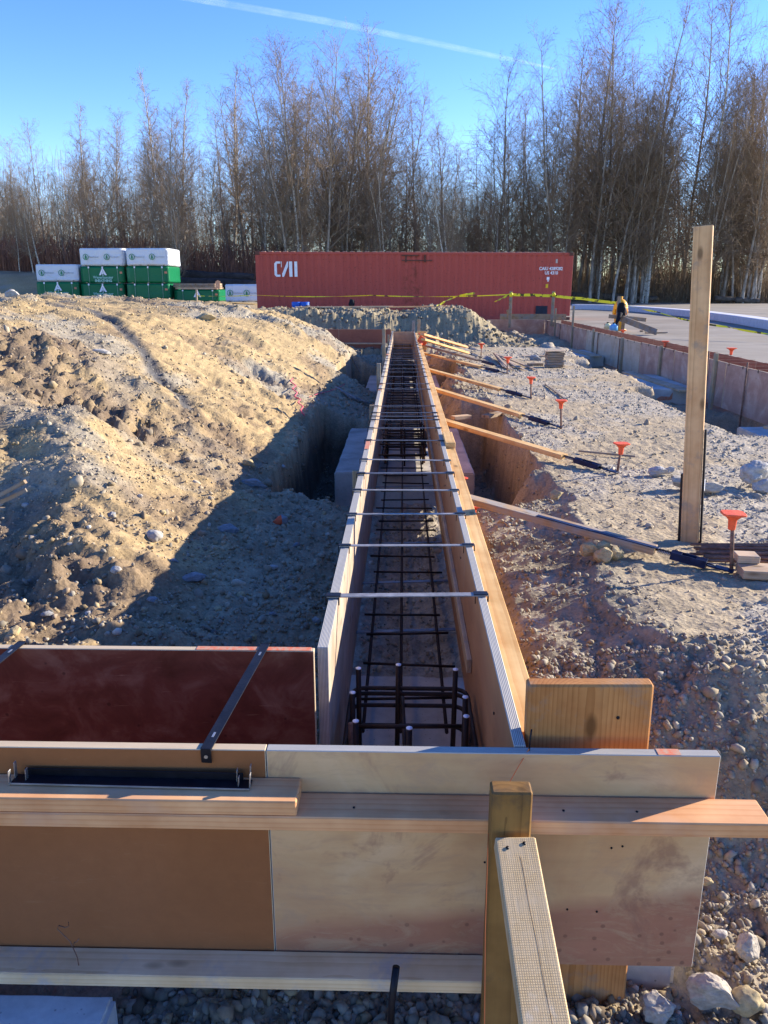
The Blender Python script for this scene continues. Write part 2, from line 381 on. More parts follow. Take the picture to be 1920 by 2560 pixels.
def mat_attr(name, attr='tint', mul=1.0, rough=.95, fine=90, bd=.006, bst=.6, var=.5):
    k = N(name, rough); k.b.inputs['Specular IOR Level'].default_value = .15
    a = k.n('ShaderNodeVertexColor', layer_name=attr); v = k.coord((1, 1, 1), rand=False)
    n1 = k.noise(v, fine, 5, .65); n2 = k.noise(v, fine * .22, 4, .6)
    c = k.mix(var, a.outputs[0], k.ramp(n1, [(.28, (.42, .40, .38)), (.5, (.9, .9, .9)), (.75, (1.5, 1.48, 1.42))]), 'MULTIPLY')
    c = k.mix(.45, c, k.ramp(n2, [(.3, (.62, .6, .58)), (.7, (1.25, 1.25, 1.25))]), 'MULTIPLY')
    k.col(c)
    if bst:
        vo = k.n('ShaderNodeTexVoronoi'); vo.inputs['Scale'].default_value = fine * .55; k.l(v, vo.inputs['Vector'])
        k.bump(k.mix(.5, n1, vo.outputs['Distance']), bst, bd)
    return k.m
M = {}
M['fresh'] = mat_wood('fresh_pine', (.84, .47, .23), (.72, .32, .13), stain=(.64, .40, .25))
M['pale'] = mat_wood('pale_pine', (.66, .50, .33), (.50, .33, .19), grey=(.36, .33, .29), greyamt=.12)
M['ledge'] = mat_wood('warm_pine', (.85, .56, .25), (.70, .40, .15), ring=14)
M['old'] = mat_wood('weathered_board', (.42, .31, .20), (.26, .18, .11), grey=(.30, .29, .27), greyamt=.35)
M['greypale'] = mat_wood('weathered_pale_brace', (.50, .35, .21), (.33, .22, .125), grey=(.38, .36, .33), greyamt=.35)
M['low'] = mat_wood('clean_pale_pine', (.95, .70, .42), (.80, .52, .27), grey=(.60, .52, .44), greyamt=.15)
M['grey'] = mat_wood('grey_board', (.30, .26, .21), (.17, .14, .11), grey=(.30, .30, .29), greyamt=.7)
M['brown'] = mat_wood('treated_brown_post', (.36, .20, .06), (.19, .10, .03), ring=20, grey=(.10, .075, .05), greyamt=.1)
M['corner'] = mat_wood('honey_plank', (.62, .31, .11), (.40, .17, .05), ring=34, grey=(.33, .27, .20), greyamt=.15, stain=(.22, .12, .06))
M['stake'] = mat_wood('stake_wood', (.46, .36, .23), (.32, .23, .14), grey=(.34, .31, .27), greyamt=.3, knots=False)
M['hdo'] = mat_panel('smooth_brown_form_panel', (.265, .102, .036), (.295, .115, .041), (.32, .128, .049), sc=1.1, smooth=True, rough=.75)
def mat_stained():
    k = N('stained_form_panel', .55); v = k.coord(rand=False); f = k.noise(v, 3.2, 6, .62, .6)
    tan = k.ramp(f, [(.3, (.54, .30, .145)), (.5, (.62, .385, .19)), (.68, (.68, .465, .26))])
    red = k.ramp(k.noise(v, 5, 5), [(.3, (.35, .145, .085)), (.7, (.46, .215, .125))])
    sep = k.n('ShaderNodeSeparateXYZ'); k.l(v, sep.inputs[0])
    ad = k.n('ShaderNodeMath', operation='MULTIPLY_ADD'); ad.inputs[1].default_value = -.13; k.l(sep.outputs[0], ad.inputs[0])
    nn = k.n('ShaderNodeMath', operation='MULTIPLY_ADD'); nn.inputs[1].default_value = .05; k.l(k.noise(v, 4, 3), nn.inputs[0]); k.l(sep.outputs[1], nn.inputs[2]); k.l(nn.outputs[0], ad.inputs[2])
    mr = k.n('ShaderNodeMapRange'); mr.inputs[1].default_value = -.085; mr.inputs[2].default_value = -.135; k.l(ad.outputs[0], mr.inputs[0])
    mq = k.n('ShaderNodeMath', operation='MULTIPLY'); k.l(mr.outputs[0], mq.inputs[0]); k.l(k.ramp(k.noise(v, 2.4, 4), [(.25, (.55,) * 3), (.6, (1,) * 3)]), mq.inputs[1]); c = k.mix(mq.outputs[0], tan, red)
    sm_ = k.ramp(k.noise(k.coord((1, 2.5, 1), rand=False), 5, 6, .75, 1.5), [(.50, (0,) * 3), (.68, (.75,) * 3)]); c = k.mix(sm_, c, (.50, .315, .18))
    sm2 = k.ramp(k.noise(k.coord((1.4, 1, 1), rand=False), 3.1, 5, .7, 1), [(.56, (0,) * 3), (.68, (.55,) * 3)]); c = k.mix(sm2, c, (.27, .13, .09))
    g3 = k.n('ShaderNodeMapping'); g3.inputs['Scale'].default_value = (2, 46, 46); k.l(v, g3.inputs['Vector']); c = k.mix(.3, c, k.mix(k.noise(g3.outputs[0], 1, 4), (.7, .66, .6), (1.2, 1.2, 1.2)), 'MULTIPLY')
    g = k.noise(k.coord((1.2, 10, 9), rand=False), 3, 5); c = k.mix(.45, c, k.mix(g, (.65, .65, .65), (1.15, 1.15, 1.15)), 'MULTIPLY')
    sp = k.n('ShaderNodeTexVoronoi'); sp.inputs['Scale'].default_value = 26; k.l(v, sp.inputs['Vector'])
    spm = k.mix(mq.outputs[0], (0, 0, 0), k.ramp(sp.outputs['Distance'], [(.12, (.5,) * 3), (.17, (0,) * 3)]))
    c = k.mix(spm, c, (.13, .055, .04)); 
    k.col(c); k.bump(k.noise(v, 60, 4), .12, .001); return k.m
M['stained'] = mat_stained()
M['red_panel'] = mat_panel('dark_red_form_panel', (.085, .022, .013), (.15, .042, .027), (.24, .11, .07), sc=7, scratch=(.40, .22, .13), samt=.2, rough=.42)
M['inner'] = mat_panel('orange_form_panel', (.36, .16, .07), (.43, .205, .09), (.48, .25, .12), sc=2.4, scratch=(.5, .3, .16), samt=.05)
M['inner_pale'] = mat_wood('pale_form_board', (.52, .41, .30), (.40, .29, .20), grey=(.44, .37, .32), greyamt=.3, ring=18)
M['outer_red'] = mat_panel('mauve_form_panel', (.34, .185, .135), (.45, .275, .205), (.56, .41, .32), sc=3, scratch=(.5, .46, .42), samt=.2)
M['outer_tan'] = mat_panel('tan_form_panel', (.46, .32, .21), (.56, .42, .30), (.62, .50, .37), sc=3, scratch=(.55, .5, .42), samt=.15)
M['inner_rust'] = mat_panel('rusty_brown_form_face', (.26, .09, .055), (.32, .115, .07), (.36, .15, .09), sc=3, samt=.06)
M['ply_edge'] = mat_ply_edge('grey_ply_edge', (.55, .52, .46), (.27, .26, .24))
M['ply_edge_tan'] = mat_ply_edge('tan_ply_edge', (.74, .60, .40), (.50, .37, .23))
k = N('orange_spray_paint', .85); v = k.coord(); k.col(k.mix(k.ramp(k.noise(v, 55, 5, .75), [(.38, (0,) * 3), (.60, (1,) * 3)]), (.62, .15, .075), (.48, .30, .20))); M['orange_paint'] = k.m
M['concrete'] = mat_concrete('footing_concrete', (.48, .43, .36))
M['concrete_b'] = mat_concrete('cold_footing_concrete', (.52, .50, .45))
M['rebar'] = None; M['concrete_c'] = mat_concrete('pale_block_concrete', (.68, .67, .64))
k = N('dark_rebar', .6); v = k.coord((1, 1, 1), rand=False); k.col(k.mix(k.noise(v, 40, 4), (.02, .019, .021), (.07, .042, .03)))
k.b.inputs['Metallic'].default_value = .5; k.bump(k.noise(v, 300, 2), .5, .002); M['rebar'] = k.m
M['rusty_bar'] = mat_plain('rusty_rebar', (.22, .13, .09), .8, .2, .4, 30)
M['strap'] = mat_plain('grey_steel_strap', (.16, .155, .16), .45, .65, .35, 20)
M['strap_lit'] = mat_plain('lit_steel_strap', (.34, .32, .30), .5, .5, .35, 20)  # lighter copy of the strap steel, sunlight painted into its colour
M['black'] = mat_plain('black_painted_steel', (.012, .012, .016), .38, .2, .4, 20)
M['steelw'] = mat_plain('bare_steel_tab', (.45, .43, .40), .4, .8, .2, 20)
M['blue_steel'] = mat_plain('dark_blue_painted_steel', (.012, .022, .06), .45, .2, .4, 20)
M['cap'] = mat_plain('orange_plastic', (.80, .12, .045), .55, 0, .28, 30)
M['cap_pink'] = mat_plain('faded_red_plastic', (.78, .10, .07), .5, 0, .1, 10)
M['whitecap'] = mat_plain('white_paint_dab', (.82, .84, .88), .5, 0, .05)
M['string'] = mat_plain('orange_string', (.80, .22, .08), .8, 0, .1)
M['pink'] = mat_plain('pink_ribbon', (.72, .12, .16), .6, 0, .2)
M['stone'] = mat_concrete('pale_stone', (.44, .41, .36))
M['stone_y'] = mat_concrete('yellow_stone', (.46, .36, .19))
M['stone_g'] = mat_concrete('grey_stone', (.27, .27, .265))
M['chunk'] = mat_concrete('broken_concrete', (.44, .385, .30))
M['clothblack'] = mat_plain('black_cloth', (.012, .013, .018), .9, 0, .3, 30)
M['hydrant'] = mat_plain('yellow_hydrant_paint', (.80, .36, .03), .45, 0, .12)
M['bluepl'] = mat_plain('blue_plastic', (.02, .11, .50), .4, 0, .1)
M['white_stone'] = mat_plain('kerb_concrete', (.56, .55, .56), .85, 0, .1)

# ------------------------------------------------------------------ ground meshes
SUNWARM = None
def ground_tint(x, y, z):
    n1 = fbm(x, y, .9, 5, 201); n2 = fbm(x, y, 4.5, 4, 221); n3 = fbm(x, y, 20, 3, 241)
    tan = np.array([.39, .285, .145]); grey = np.array([.325, .285, .21]); pale = np.array([.43, .37, .27])
    brown = np.array([.18, .13, .085]); pink = np.array([.35, .30, .205])
    g = sm((n1 + .35 * n2 - .04) * 2.6)[:, None]
    left = sm((-x - .7) / .5)[:, None]
    c = tan * (1 - g) + grey * g
    flat = tan * .35 + grey * .65
    c = c * left + flat * (1 - left)
    # plateau at the right: pale grey crushed gravel with tan patches
    pr = (sm((x - .9) / .4) * sm((4 - x) / .5))[:, None]; gg = sm((n1 + .3 * n2 + .12) * 3.5)[:, None]
    c = c * (1 - pr) + pr * ((tan * .55 + pale * .45) * (1 - gg) + pale * .98 * gg)
    # trench and bank on the right: brown-pink clay
    tr = (sm((x - .3) / .1) * sm((1.15 - x) / .3) * sm((12 - y) / 3) * sm((y - 2.45) / .3))[:, None]
    c = c * (1 - tr) + tr * (pink * (.85 + .5 * (n2 + .2))[:, None])
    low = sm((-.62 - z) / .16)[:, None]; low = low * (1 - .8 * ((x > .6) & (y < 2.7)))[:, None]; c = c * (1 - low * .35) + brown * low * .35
    dp = (sm((-.62 - z) / .12) * sm((-x - .5) / .1) * (y > 3))[:, None]; c = c * (1 - dp * .85) + np.array([.07, .055, .042]) * dp * .85  # left pit walls: shade painted near-black into the soil tint
    ins = ((np.abs(x - .02) < .27) * 1.0)[:, None]; c = c * (1 - ins) + ins * np.array([.36, .31, .235])
    # darker brown pockets on the mound
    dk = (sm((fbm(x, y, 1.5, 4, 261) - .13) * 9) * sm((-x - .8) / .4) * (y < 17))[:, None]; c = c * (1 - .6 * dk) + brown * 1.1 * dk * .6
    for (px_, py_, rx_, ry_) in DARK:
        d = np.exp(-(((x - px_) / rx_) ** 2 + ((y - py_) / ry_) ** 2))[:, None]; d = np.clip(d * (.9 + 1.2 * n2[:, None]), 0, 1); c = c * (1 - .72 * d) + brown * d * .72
    bk = (sm((y - 18.3) / 1) * sm((26 - y) / 2) * (x < 3.3))[:, None]; c = c * (1 - bk) + bk * np.array([.31, .255, .155])
    fw = sm((y - 46) / 6)[:, None] * (np.where(x > 6, sm((y - 57) / 3), 1.0))[:, None]; c = c * (1 - fw) + fw * np.array([.30, .215, .135])
    L = GROOVE; dm = np.full(x.shape, 9.0)
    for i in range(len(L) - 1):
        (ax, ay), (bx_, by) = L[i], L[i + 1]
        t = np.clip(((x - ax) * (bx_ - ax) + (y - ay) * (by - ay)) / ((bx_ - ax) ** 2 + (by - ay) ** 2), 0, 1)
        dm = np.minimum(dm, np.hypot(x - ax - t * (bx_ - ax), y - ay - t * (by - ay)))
    r = (1.0 * np.exp(-(dm / (.04 + .005 * y)) ** 4))[:, None]; c = c * (1 - r) + r * np.array([.105, .10, .095])  # dark grey band following the groove
    return np.clip(c * (1 + .35 * n3[:, None]), .02, .8)
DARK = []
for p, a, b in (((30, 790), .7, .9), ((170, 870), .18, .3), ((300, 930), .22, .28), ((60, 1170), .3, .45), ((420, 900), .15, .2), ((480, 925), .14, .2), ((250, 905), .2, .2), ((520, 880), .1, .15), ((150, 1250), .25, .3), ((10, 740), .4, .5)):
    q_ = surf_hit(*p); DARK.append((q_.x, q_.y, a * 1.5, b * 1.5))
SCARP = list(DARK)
for p, a, b in (((1450, 1475), .16, .06), ((1330, 1450), .12, .07), ((1615, 1640), .14, .16)): q_ = surf_hit(*p); DARK.append((q_.x, q_.y, a, b))  # brown cuts in the right bank, their shade painted in darker
def grid(name, xs, ys, mat, keep=None, off=0.0, label=None):
    X, Y = np.meshgrid(xs, ys); x = X.ravel(); y = Y.ravel(); z = H(x, y) + off
    nx, ny = len(xs), len(ys); i = np.arange((nx - 1) * (ny - 1)); r = i // (nx - 1); c = i % (nx - 1); a = r * nx + c
    f = np.stack([a, a + 1, a + nx + 1, a + nx], 1)
    if keep is not None:
        cx = x[a]; cy = y[a]; f = f[keep(cx, cy)]
    me = raw_mesh(name, np.stack([x, y, z], 1), f, True)
    at = me.color_attributes.new('tint', 'FLOAT_COLOR', 'POINT')
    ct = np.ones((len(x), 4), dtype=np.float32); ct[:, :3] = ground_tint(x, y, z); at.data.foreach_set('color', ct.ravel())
    o = link(name, me, mat); tag(o, label, kind='structure'); return o
M['soil'] = mat_attr('sandy_gravel_soil', fine=70, bst=.75, bd=.012, var=.55)
ys = [.75]
while ys[-1] < 27: ys.append(ys[-1] * 1.0068 + .0012)
xs = list(np.arange(-2.6, 2.6, .0155)); a = xs[-1]
while a < 9: a += .0155 + (a - 2.6) * .022; xs.append(a)
b = xs[0]; lo = []
while b > -15: b -= .0155 + (-2.6 - b) * .014; lo.append(b)
xs = lo[::-1] + xs
YN = ys[-1]; XL, XR = xs[0], xs[-1]
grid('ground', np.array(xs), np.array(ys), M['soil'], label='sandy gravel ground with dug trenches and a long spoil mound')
fy = np.concatenate([np.arange(-6, YN + 1, 1.0), np.arange(YN + 1, 70, .5), np.geomspace(71, 900, 30)])
fx = np.concatenate([-np.geomspace(61, 700, 22)[::-1], np.arange(-60, 60, .6), np.geomspace(61, 700, 22)])
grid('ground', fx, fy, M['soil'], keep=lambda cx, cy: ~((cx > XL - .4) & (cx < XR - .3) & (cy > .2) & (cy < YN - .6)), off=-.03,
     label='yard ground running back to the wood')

# ---- scattered loose gravel, real little stones
def rock_cloud(name, P, R, C, mat, label, sub=1, parent=None):
    bm = bmesh.new(); bmesh.ops.create_icosphere(bm, subdivisions=sub, radius=1.0)
    bv = np.array([v.co[:] for v in bm.verts]); bf = np.array([[v.index for v in f.verts] for f in bm.faces]); bm.free()
    n = len(P); nv = len(bv)
    ax = NR.uniform(.55, 1.25, (n, 3)); ax[:, 2] *= .75
    V = np.repeat(bv[None], n, 0) * (1 + NR.uniform(-.24, .24, (n, nv, 1)))
    V *= ax[:, None, :]
    q = NR.randn(n, 4); q /= np.linalg.norm(q, axis=1)[:, None]
    w_, x_, y_, z_ = q.T
    Rm = np.stack([1 - 2 * (y_**2 + z_**2), 2 * (x_ * y_ - z_ * w_), 2 * (x_ * z_ + y_ * w_), 2 * (x_ * y_ + z_ * w_), 1 - 2 * (x_**2 + z_**2),
                   2 * (y_ * z_ - x_ * w_), 2 * (x_ * z_ - y_ * w_), 2 * (y_ * z_ + x_ * w_), 1 - 2 * (x_**2 + y_**2)], 1).reshape(n, 3, 3)
    V = np.einsum('nij,nvj->nvi', Rm, V) * R[:, None, None] + P[:, None, :]
    Fc = (bf[None] + (np.arange(n) * nv)[:, None, None]).reshape(-1, 3)
    me = raw_mesh(name, V.reshape(-1, 3), Fc, False)
    at = me.color_attributes.new('tint', 'FLOAT_COLOR', 'POINT')
    cc = np.ones((n, nv, 4), dtype=np.float32); cc[:, :, :3] = C[:, None, :]; at.data.foreach_set('color', cc.reshape(-1))
    o = link(name, me, mat, parent); tag(o, label, kind='stuff'); return o
M['pebble'] = mat_attr('pebble_stone', fine=60, bst=.35, bd=.004, var=.35)
def stone_cols(n, base=None):
    pal = np.array([[.33, .295, .225], [.42, .365, .265], [.25, .23, .19], [.42, .32, .18], [.54, .48, .37], [.28, .215, .145], [.38, .295, .20]])
    c = pal[NR.choice(len(pal), n, p=[.22, .22, .14, .18, .08, .08, .08])]
    return np.clip(c * NR.uniform(.5, 1.25, (n, 1)), .03, .75)
def ok_spot(x, y):
    m = np.ones(len(x), bool)
    m &= ~((x > -.26) & (x < -.19) & (y > 1.9)); m &= ~((x > .24) & (x < .37) & (y > 1.5))
    m &= ~((np.abs(x) < .27) & (y > 1.5) & (y < 3.1)); m &= ~((np.abs(x) < .62) & (((y > 6.8) & (y < 9.1)) | ((y > 12.4) & (y < 14.7)) | ((y > 17.6) & (y < 19))))
    m &= ~((y > 1.4) & (y < 1.66) & (x < .73)); m &= ~((y > 1.98) & (y < 2.08) & (x < -.2)); m &= ~((x < -.70) & (y < 1.52))
    m &= ~((x > 3.62) & (x < 4.4) & (((y > 8) & (y < 9.6)) | ((y > 11.6) & (y < 13.9)) | ((y > 17.6) & (y < 20)))); m &= ~((x > 4.35)); 
    m &= ~((x > .6) & (x < .78) & (y > 1.55) & (y < 1.72))
    return m
def scatter(n, y0, y1, sizef, dens):
    y = np.exp(NR.uniform(math.log(y0), math.log(y1), n)); x = NR.uniform(-1, 1, n) * (.56 * y + .75) - .02 * y
    r = sizef(y, n); d = dens(x, y); k = (NR.rand(n) < d) & ok_spot(x, y); x, y, r = x[k], y[k], r[k]
    return x, y, r
def dens(x, y):
    n1 = fbm(x, y, .9, 4, 201) + .35 * fbm(x, y, 4.5, 4, 221)
    d = .30 + 1.3 * sm((n1 + .12) * 3.2)
    d = np.where(x < -1.1, (d - .05) * .95, d); d = np.where((x > -1.15) & (x < -.26), d + .55, d); d = np.where(np.abs(x) < .27, .75, d)
    d = np.where((x > .3) & (x < 1.1), d + .3, d); d = np.where((x > 1.1) & (y > 2.4), d * .62, d); d = np.where(y < 2.3, 1.0, d)
    return np.clip(d, 0, 1)
x, y, r = scatter(90000, 1.05, 17, lambda y, n: np.clip(np.exp(NR.normal(0, .45, n)) * (.0042 + .00085 * y), .003, .04), dens)
r = r * np.where(x > 1.05, .72, np.where(x < -1.1, .74, 1.0))
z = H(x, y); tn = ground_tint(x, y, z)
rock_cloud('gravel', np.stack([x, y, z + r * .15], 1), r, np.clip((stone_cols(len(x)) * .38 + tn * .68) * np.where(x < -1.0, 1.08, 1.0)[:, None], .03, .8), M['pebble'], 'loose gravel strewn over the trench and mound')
x, y, r = scatter(2200, 1.1, 15, lambda y, n: np.clip(np.exp(NR.normal(0, .35, n)) * (.011 + .0018 * y), .008, .045), lambda x, y: dens(x, y) * np.where((x < -.3) & (y < 6), 1, .35))
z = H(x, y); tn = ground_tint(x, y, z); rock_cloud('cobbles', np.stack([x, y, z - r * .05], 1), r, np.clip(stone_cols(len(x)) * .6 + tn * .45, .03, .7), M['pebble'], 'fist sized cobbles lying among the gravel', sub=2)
x, y, r = scatter(9000, 18.5, 27, lambda y, n: np.clip(np.exp(NR.normal(0, .5, n)) * .028, .015, .12), lambda x, y: np.ones(len(x)) * (x < 3.3))
z = H(x, y); rock_cloud('rubble', np.stack([x, y, z], 1), r, stone_cols(len(x)) * .75, M['pebble'], 'clods and stones on the spoil heap before the red container')
# rubble slope beside the corner of the form
n = 13000; y = NR.uniform(1.25, 2.8, n); x = .45 + 2.2 * NR.uniform(0, 1, n) ** 1.7; r = np.clip(np.exp(NR.normal(0, .6, n)) * .0055, .0025, .024); k_ = ok_spot(x, y) & ~((x < .62) & (y < 1.75)); x, y, r = x[k_], y[k_], r[k_]
z = H(x, y); rock_cloud('rubble', np.stack([x, y, z + r * .25], 1), r, np.clip(stone_cols(len(x)) * .55 + np.array([.145, .125, .095]), 0, .7), M['pebble'], 'crumbly gravel rubble at the right corner of the form', sub=1)

n = 2600; y = NR.uniform(1.38, 1.655, n); x = NR.uniform(-.72, .75, n); r = np.clip(np.exp(NR.normal(0, .5, n)) * .0095, .004, .026); k_ = y > 0; x, y, r = x[k_], y[k_], r[k_]
z = H(x, y); rock_cloud('rubble', np.stack([x, y, z + r * .2], 1), r, np.clip(stone_cols(len(x)) * .8, 0, .7), M['pebble'], 'shaded stones below the nearest cross form', sub=1)
n = 3400; y = NR.uniform(2.1, 4.2, n); x = -NR.uniform(.28, 2.6, n); r = np.clip(np.exp(NR.normal(0, .5, n)) * .0085, .004, .022); k_ = NR.rand(n) < sm((fbm(x, y, 1.6, 3, 311) + .15) * 4) ; x, y, r = x[k_], y[k_], r[k_]
z = H(x, y); rock_cloud('rubble', np.stack([x, y, z + r * .15], 1), r, np.clip(stone_cols(len(x)) * .9, 0, .7), M['pebble'], 'loose stones gathered at the foot of the mound behind the red panel', sub=1)
# ---- individual larger rocks
def rock_mesh(seed, sub=3, angular=.5):
    bm = bmesh.new(); bmesh.ops.create_icosphere(bm, subdivisions=sub, radius=1.0); R_ = random.Random(seed)
    planes = [(Vector((R_.gauss(0, 1), R_.gauss(0, 1), R_.gauss(0, 1))).normalized(), R_.uniform(.55, .95)) for _ in range(int(6 + 10 * angular))]
    from mathutils import noise as mn
    for v in bm.verts:
        c = v.co.copy()
        for nrm, d in planes:
            s_ = c.dot(nrm)
            if s_ > d: c -= nrm * (s_ - d) * (.5 + .5 * angular)
        c *= 1 + .16 * mn.noise(v.co * 1.7 + Vector((seed, 0, 0))) + .09 * mn.noise(v.co * 4.5 + Vector((0, seed, 0))) + angular * .05 * mn.noise(v.co * 13 + Vector((0, seed, 0)))
        v.co = c
    me = bpy.data.meshes.new('rock'); bm.to_mesh(me); bm.free()
    me.polygons.foreach_set('use_smooth', [angular < .5] * len(me.polygons)); return me
RM = [rock_mesh(s, 4, a) for s, a in ((1, .9), (2, .2), (3, .7), (4, .3), (5, 1.0), (6, .1))]
def rock(px, py, r, mat, label, m=0, sq=(1, .8, .6), z=None, group=None, rz=0, name='rock'):
    p = surf_hit(px, py) if z is None else at_z(px, py, z)
    me = RM[m].copy(); o = bpy.data.objects.new(name, me); COL.objects.link(o); me.materials.append(mat)
    o.location = p + Vector((0, r * .3, r * sq[2] * .28)); o.scale = (r * sq[0], r * sq[1], r * sq[2]); o.rotation_euler = (rnd.uniform(-.3, .3), rnd.uniform(-.3, .3), rz)
    tag(o, label, 'rock' if mat is not M['chunk'] else 'rubble', group); return o
rock(1545, 2165, .06, M['chunk'], 'largest broken concrete chunk at the bottom right edge', 0, (1.1, .8, .75), z=-.74, rz=-.4)
rock(1618, 2180, .042, M['stone_y'], 'smooth round tan cobble beside the big broken chunk', 5, (1, .9, .85), z=-.74)
rock(1428, 2195, .05, M['chunk'], 'broken concrete lump next to the foot of the wide plank', 4, (1, .8, .7), z=-.76)
rock(1618, 2060, .04, M['chunk'], 'pale angular stone above the round tan cobble', 2, (1, .8, .9), z=-.72, rz=.9)
rock(1558, 2025, .022, M['stone'], 'small pale stone left of the angular stone', 1, z=-.74)
rock(1528, 1910, .02, M['stone_y'], 'egg shaped tan cobble right of the stained panel', 5, z=-.72)
rock(1275, 1195, .05, M['stone_y'], 'left yellow block of the stone pile in front of the tall post', 0, (1, .8, .8), z=-.28)
rock(1305, 1207, .05, M['stone_y'], 'middle yellow block of the stone pile in front of the tall post', 2, (1, .8, .8), z=-.28)
rock(1335, 1203, .042, M['stone_y'], 'right yellow block of the stone pile in front of the tall post', 4, (1, .8, .9), z=-.28)
rock(1300, 1187, .045, M['stone_y'], 'rear yellow block of the stone pile in front of the tall post', 3, (1, .8, .7), z=-.27)
rock(1203, 1072, .05, M['stone_y'], 'pale yellow stone on the lip of the brown pit', 4, (1, .7, .6), z=-.26)
rock(1425, 1022, .07, M['stone'], 'pale flat rock left of the pair behind the stakes', 0, (1.1, .8, .5), z=-.27)
rock(1448, 1018, .04, M['stone'], 'small rock on the right of the pale flat rock', 2, z=-.27)
rock(1486, 1047, .085, M['chunk'], 'concrete slab chunk partly behind the tall post', 4, (1.5, .8, .5), z=-.26)
rock(1535, 1058, .07, M['chunk'], 'concrete chunk just right of the tall post', 2, (1.5, .8, .5), z=-.26)
rock(1640, 1030, .13, M['stone'], 'big layered concrete lump at the right edge', 0, (1.0, .8, .62), z=-.22, rz=.5)
rock(1655, 1056, .08, M['stone'], 'lower concrete lump at the right edge', 2, (1, .8, .6), z=-.27)
rock(1190, 1458, .035, M['chunk'], 'pale lump showing behind the wide corner plank', 0, (1.5, 1, .7), z=-.45)
rock(605, 1130, .05, M['stone_g'], 'grey cobble sprayed orange on one side in the shaded trench', 3, (1, .8, .75), rz=.3)
rock(332, 1166, .05, M['stone'], 'pinkish split cobble at the foot of the mound', 1, (1, .8, .8))
rock(410, 1255, .055, M['stone_g'], 'long flat cobble on the shadow line near the panel', 3, (1.3, .8, .5))
rock(486, 1150, .06, M['stone_g'], 'grey boulder half in shade at the foot of the mound', 3, (1.2, .9, .6))
rock(548, 1052, .09, M['stone_g'], 'flat dark boulder on the trench bank', 0, (1.2, .8, .5))
rock(538, 1005, .06, M['stone_y'], 'tan stone at the shadow edge on the mound', 0)
rock(26, 640, .09, M['stone'], 'big pale boulder on the crest at the far left', 0, (1.2, .8, .8))
rock(445, 690, .12, M['stone_y'], 'tan boulder on the upper right flank of the mound', 0, (1.3, .8, .6))
rock(215, 762, .07, M['stone'], 'white flat stone set in the smooth tan slope', 3, (1.3, .8, .4))
rock(55, 1095, .03, M['stone'], 'small white stone on the near slope at left', 1)
for i, (a, b) in enumerate(((150, 1177), (240, 1115), (350, 1110), (300, 1075), (375, 1215), (520, 1290), (590, 1230), (640, 1180), (700, 1110), (680, 1345), (590, 1330), (470, 1320), (250, 1235), (100, 1330), (30, 1370), (190, 1330), (330, 1300), (545, 1380), (610, 1010), (735, 985))):
    rock(a, b, rnd.uniform(.018, .034), M[('stone', 'stone_g', 'stone_y')[i % 3]], 'rounded river cobble lying loose on the left bank', (1, 3, 5)[i % 3], group='river cobbles on the left bank', rz=i)
op = [o for o in COL.objects if o.get('label', '').startswith('grey cobble sprayed')][0]
_k = N('half_orange_cobble', .8); _v = _k.coord(rand=False); _s = _k.n('ShaderNodeSeparateXYZ'); _k.l(_v, _s.inputs[0])
_m = _k.n('ShaderNodeMath', operation='LESS_THAN'); _m.inputs[1].default_value = .15; _k.l(_s.outputs[0], _m.inputs[0])
_k.col(_k.mix(_m.outputs[0], (.28, .28, .27), (.8, .13, .05))); op.data.materials[0] = _k.m

# ================================================================== the near cross form
def knot_nail(p, parent, r=.004): pass
t = empty('cross_form', (0, 1.5, -.6), 'nearest cross form: smooth brown panel and stained panel held by flat timbers', 'concrete form')
aabb('panel', -1.75, -.3015, 1.526, 1.552, -.575, .0, M['hdo'], t, edge=M['ply_edge_tan'])
tag(aabb('panel', -.2995, .712, 1.526, 1.552, -.585, .0, M['stained'], t, edge=M['ply_edge']), 'stained tan and rose plywood panel')
beam('waler', (-1.75, 1.480, -.123), (.800, 1.4775, -.123), .088, .036, (0, 1, 0), M['fresh'], t, .003)
tag(beam('waler', (-1.75, 1.481, -.0865), (-.222, 1.481, -.0865), .088, .036, (0, 1, 0), M['fresh'], t, .003), 'short upper flat timber')
tag(beam('waler', (-1.75, 1.4835, -.573), (.205, 1.4835, -.573), .080, .035, (0, 1, 0), M['low'], t, .003), 'lower flat timber with bent wire')
# paint on the panel top
pm = box_mesh('paint_mark', .05, .024, .0012, 0); link('paint_mark', pm, M['orange_paint'], t, Matrix.Translation((.60, 1.539, .0008)))
for nx, nz in ((.49, -.245), (.515, -.24), (.40, -.42), (.47, -.425), (.2, -.29)):
    V, F_ = tube_arrays([(nx, 1.5262, nz), (nx, 1.5245, nz)], .0028, 6); join_parts('nail_hole', [(V, F_)], M['black'], t)
for nx in (-.27, -.10, .36, .52):
    tube('nail', [(nx, 1.47, -.1055), (nx, 1.47, -.103)], .003, M['black'], t, 6)
tube('wire', [(-.762, 1.47, -.557), (-.762, 1.468, -.53), (-.768, 1.466, -.50), (-.775, 1.47, -.485), (-.79, 1.47, -.465), (-.80, 1.468, -.448), (-.795, 1.467, -.437), (-.78, 1.466, -.442), (-.77, 1.464, -.435), (-.768, 1.46, -.42)], .0013, M['rusty_bar'], t, 5)
tube('wire', [(-.768, 1.466, -.50), (-.762, 1.464, -.482), (-.755, 1.462, -.478), (-.748, 1.46, -.468)], .0013, M['rusty_bar'], t, 5)
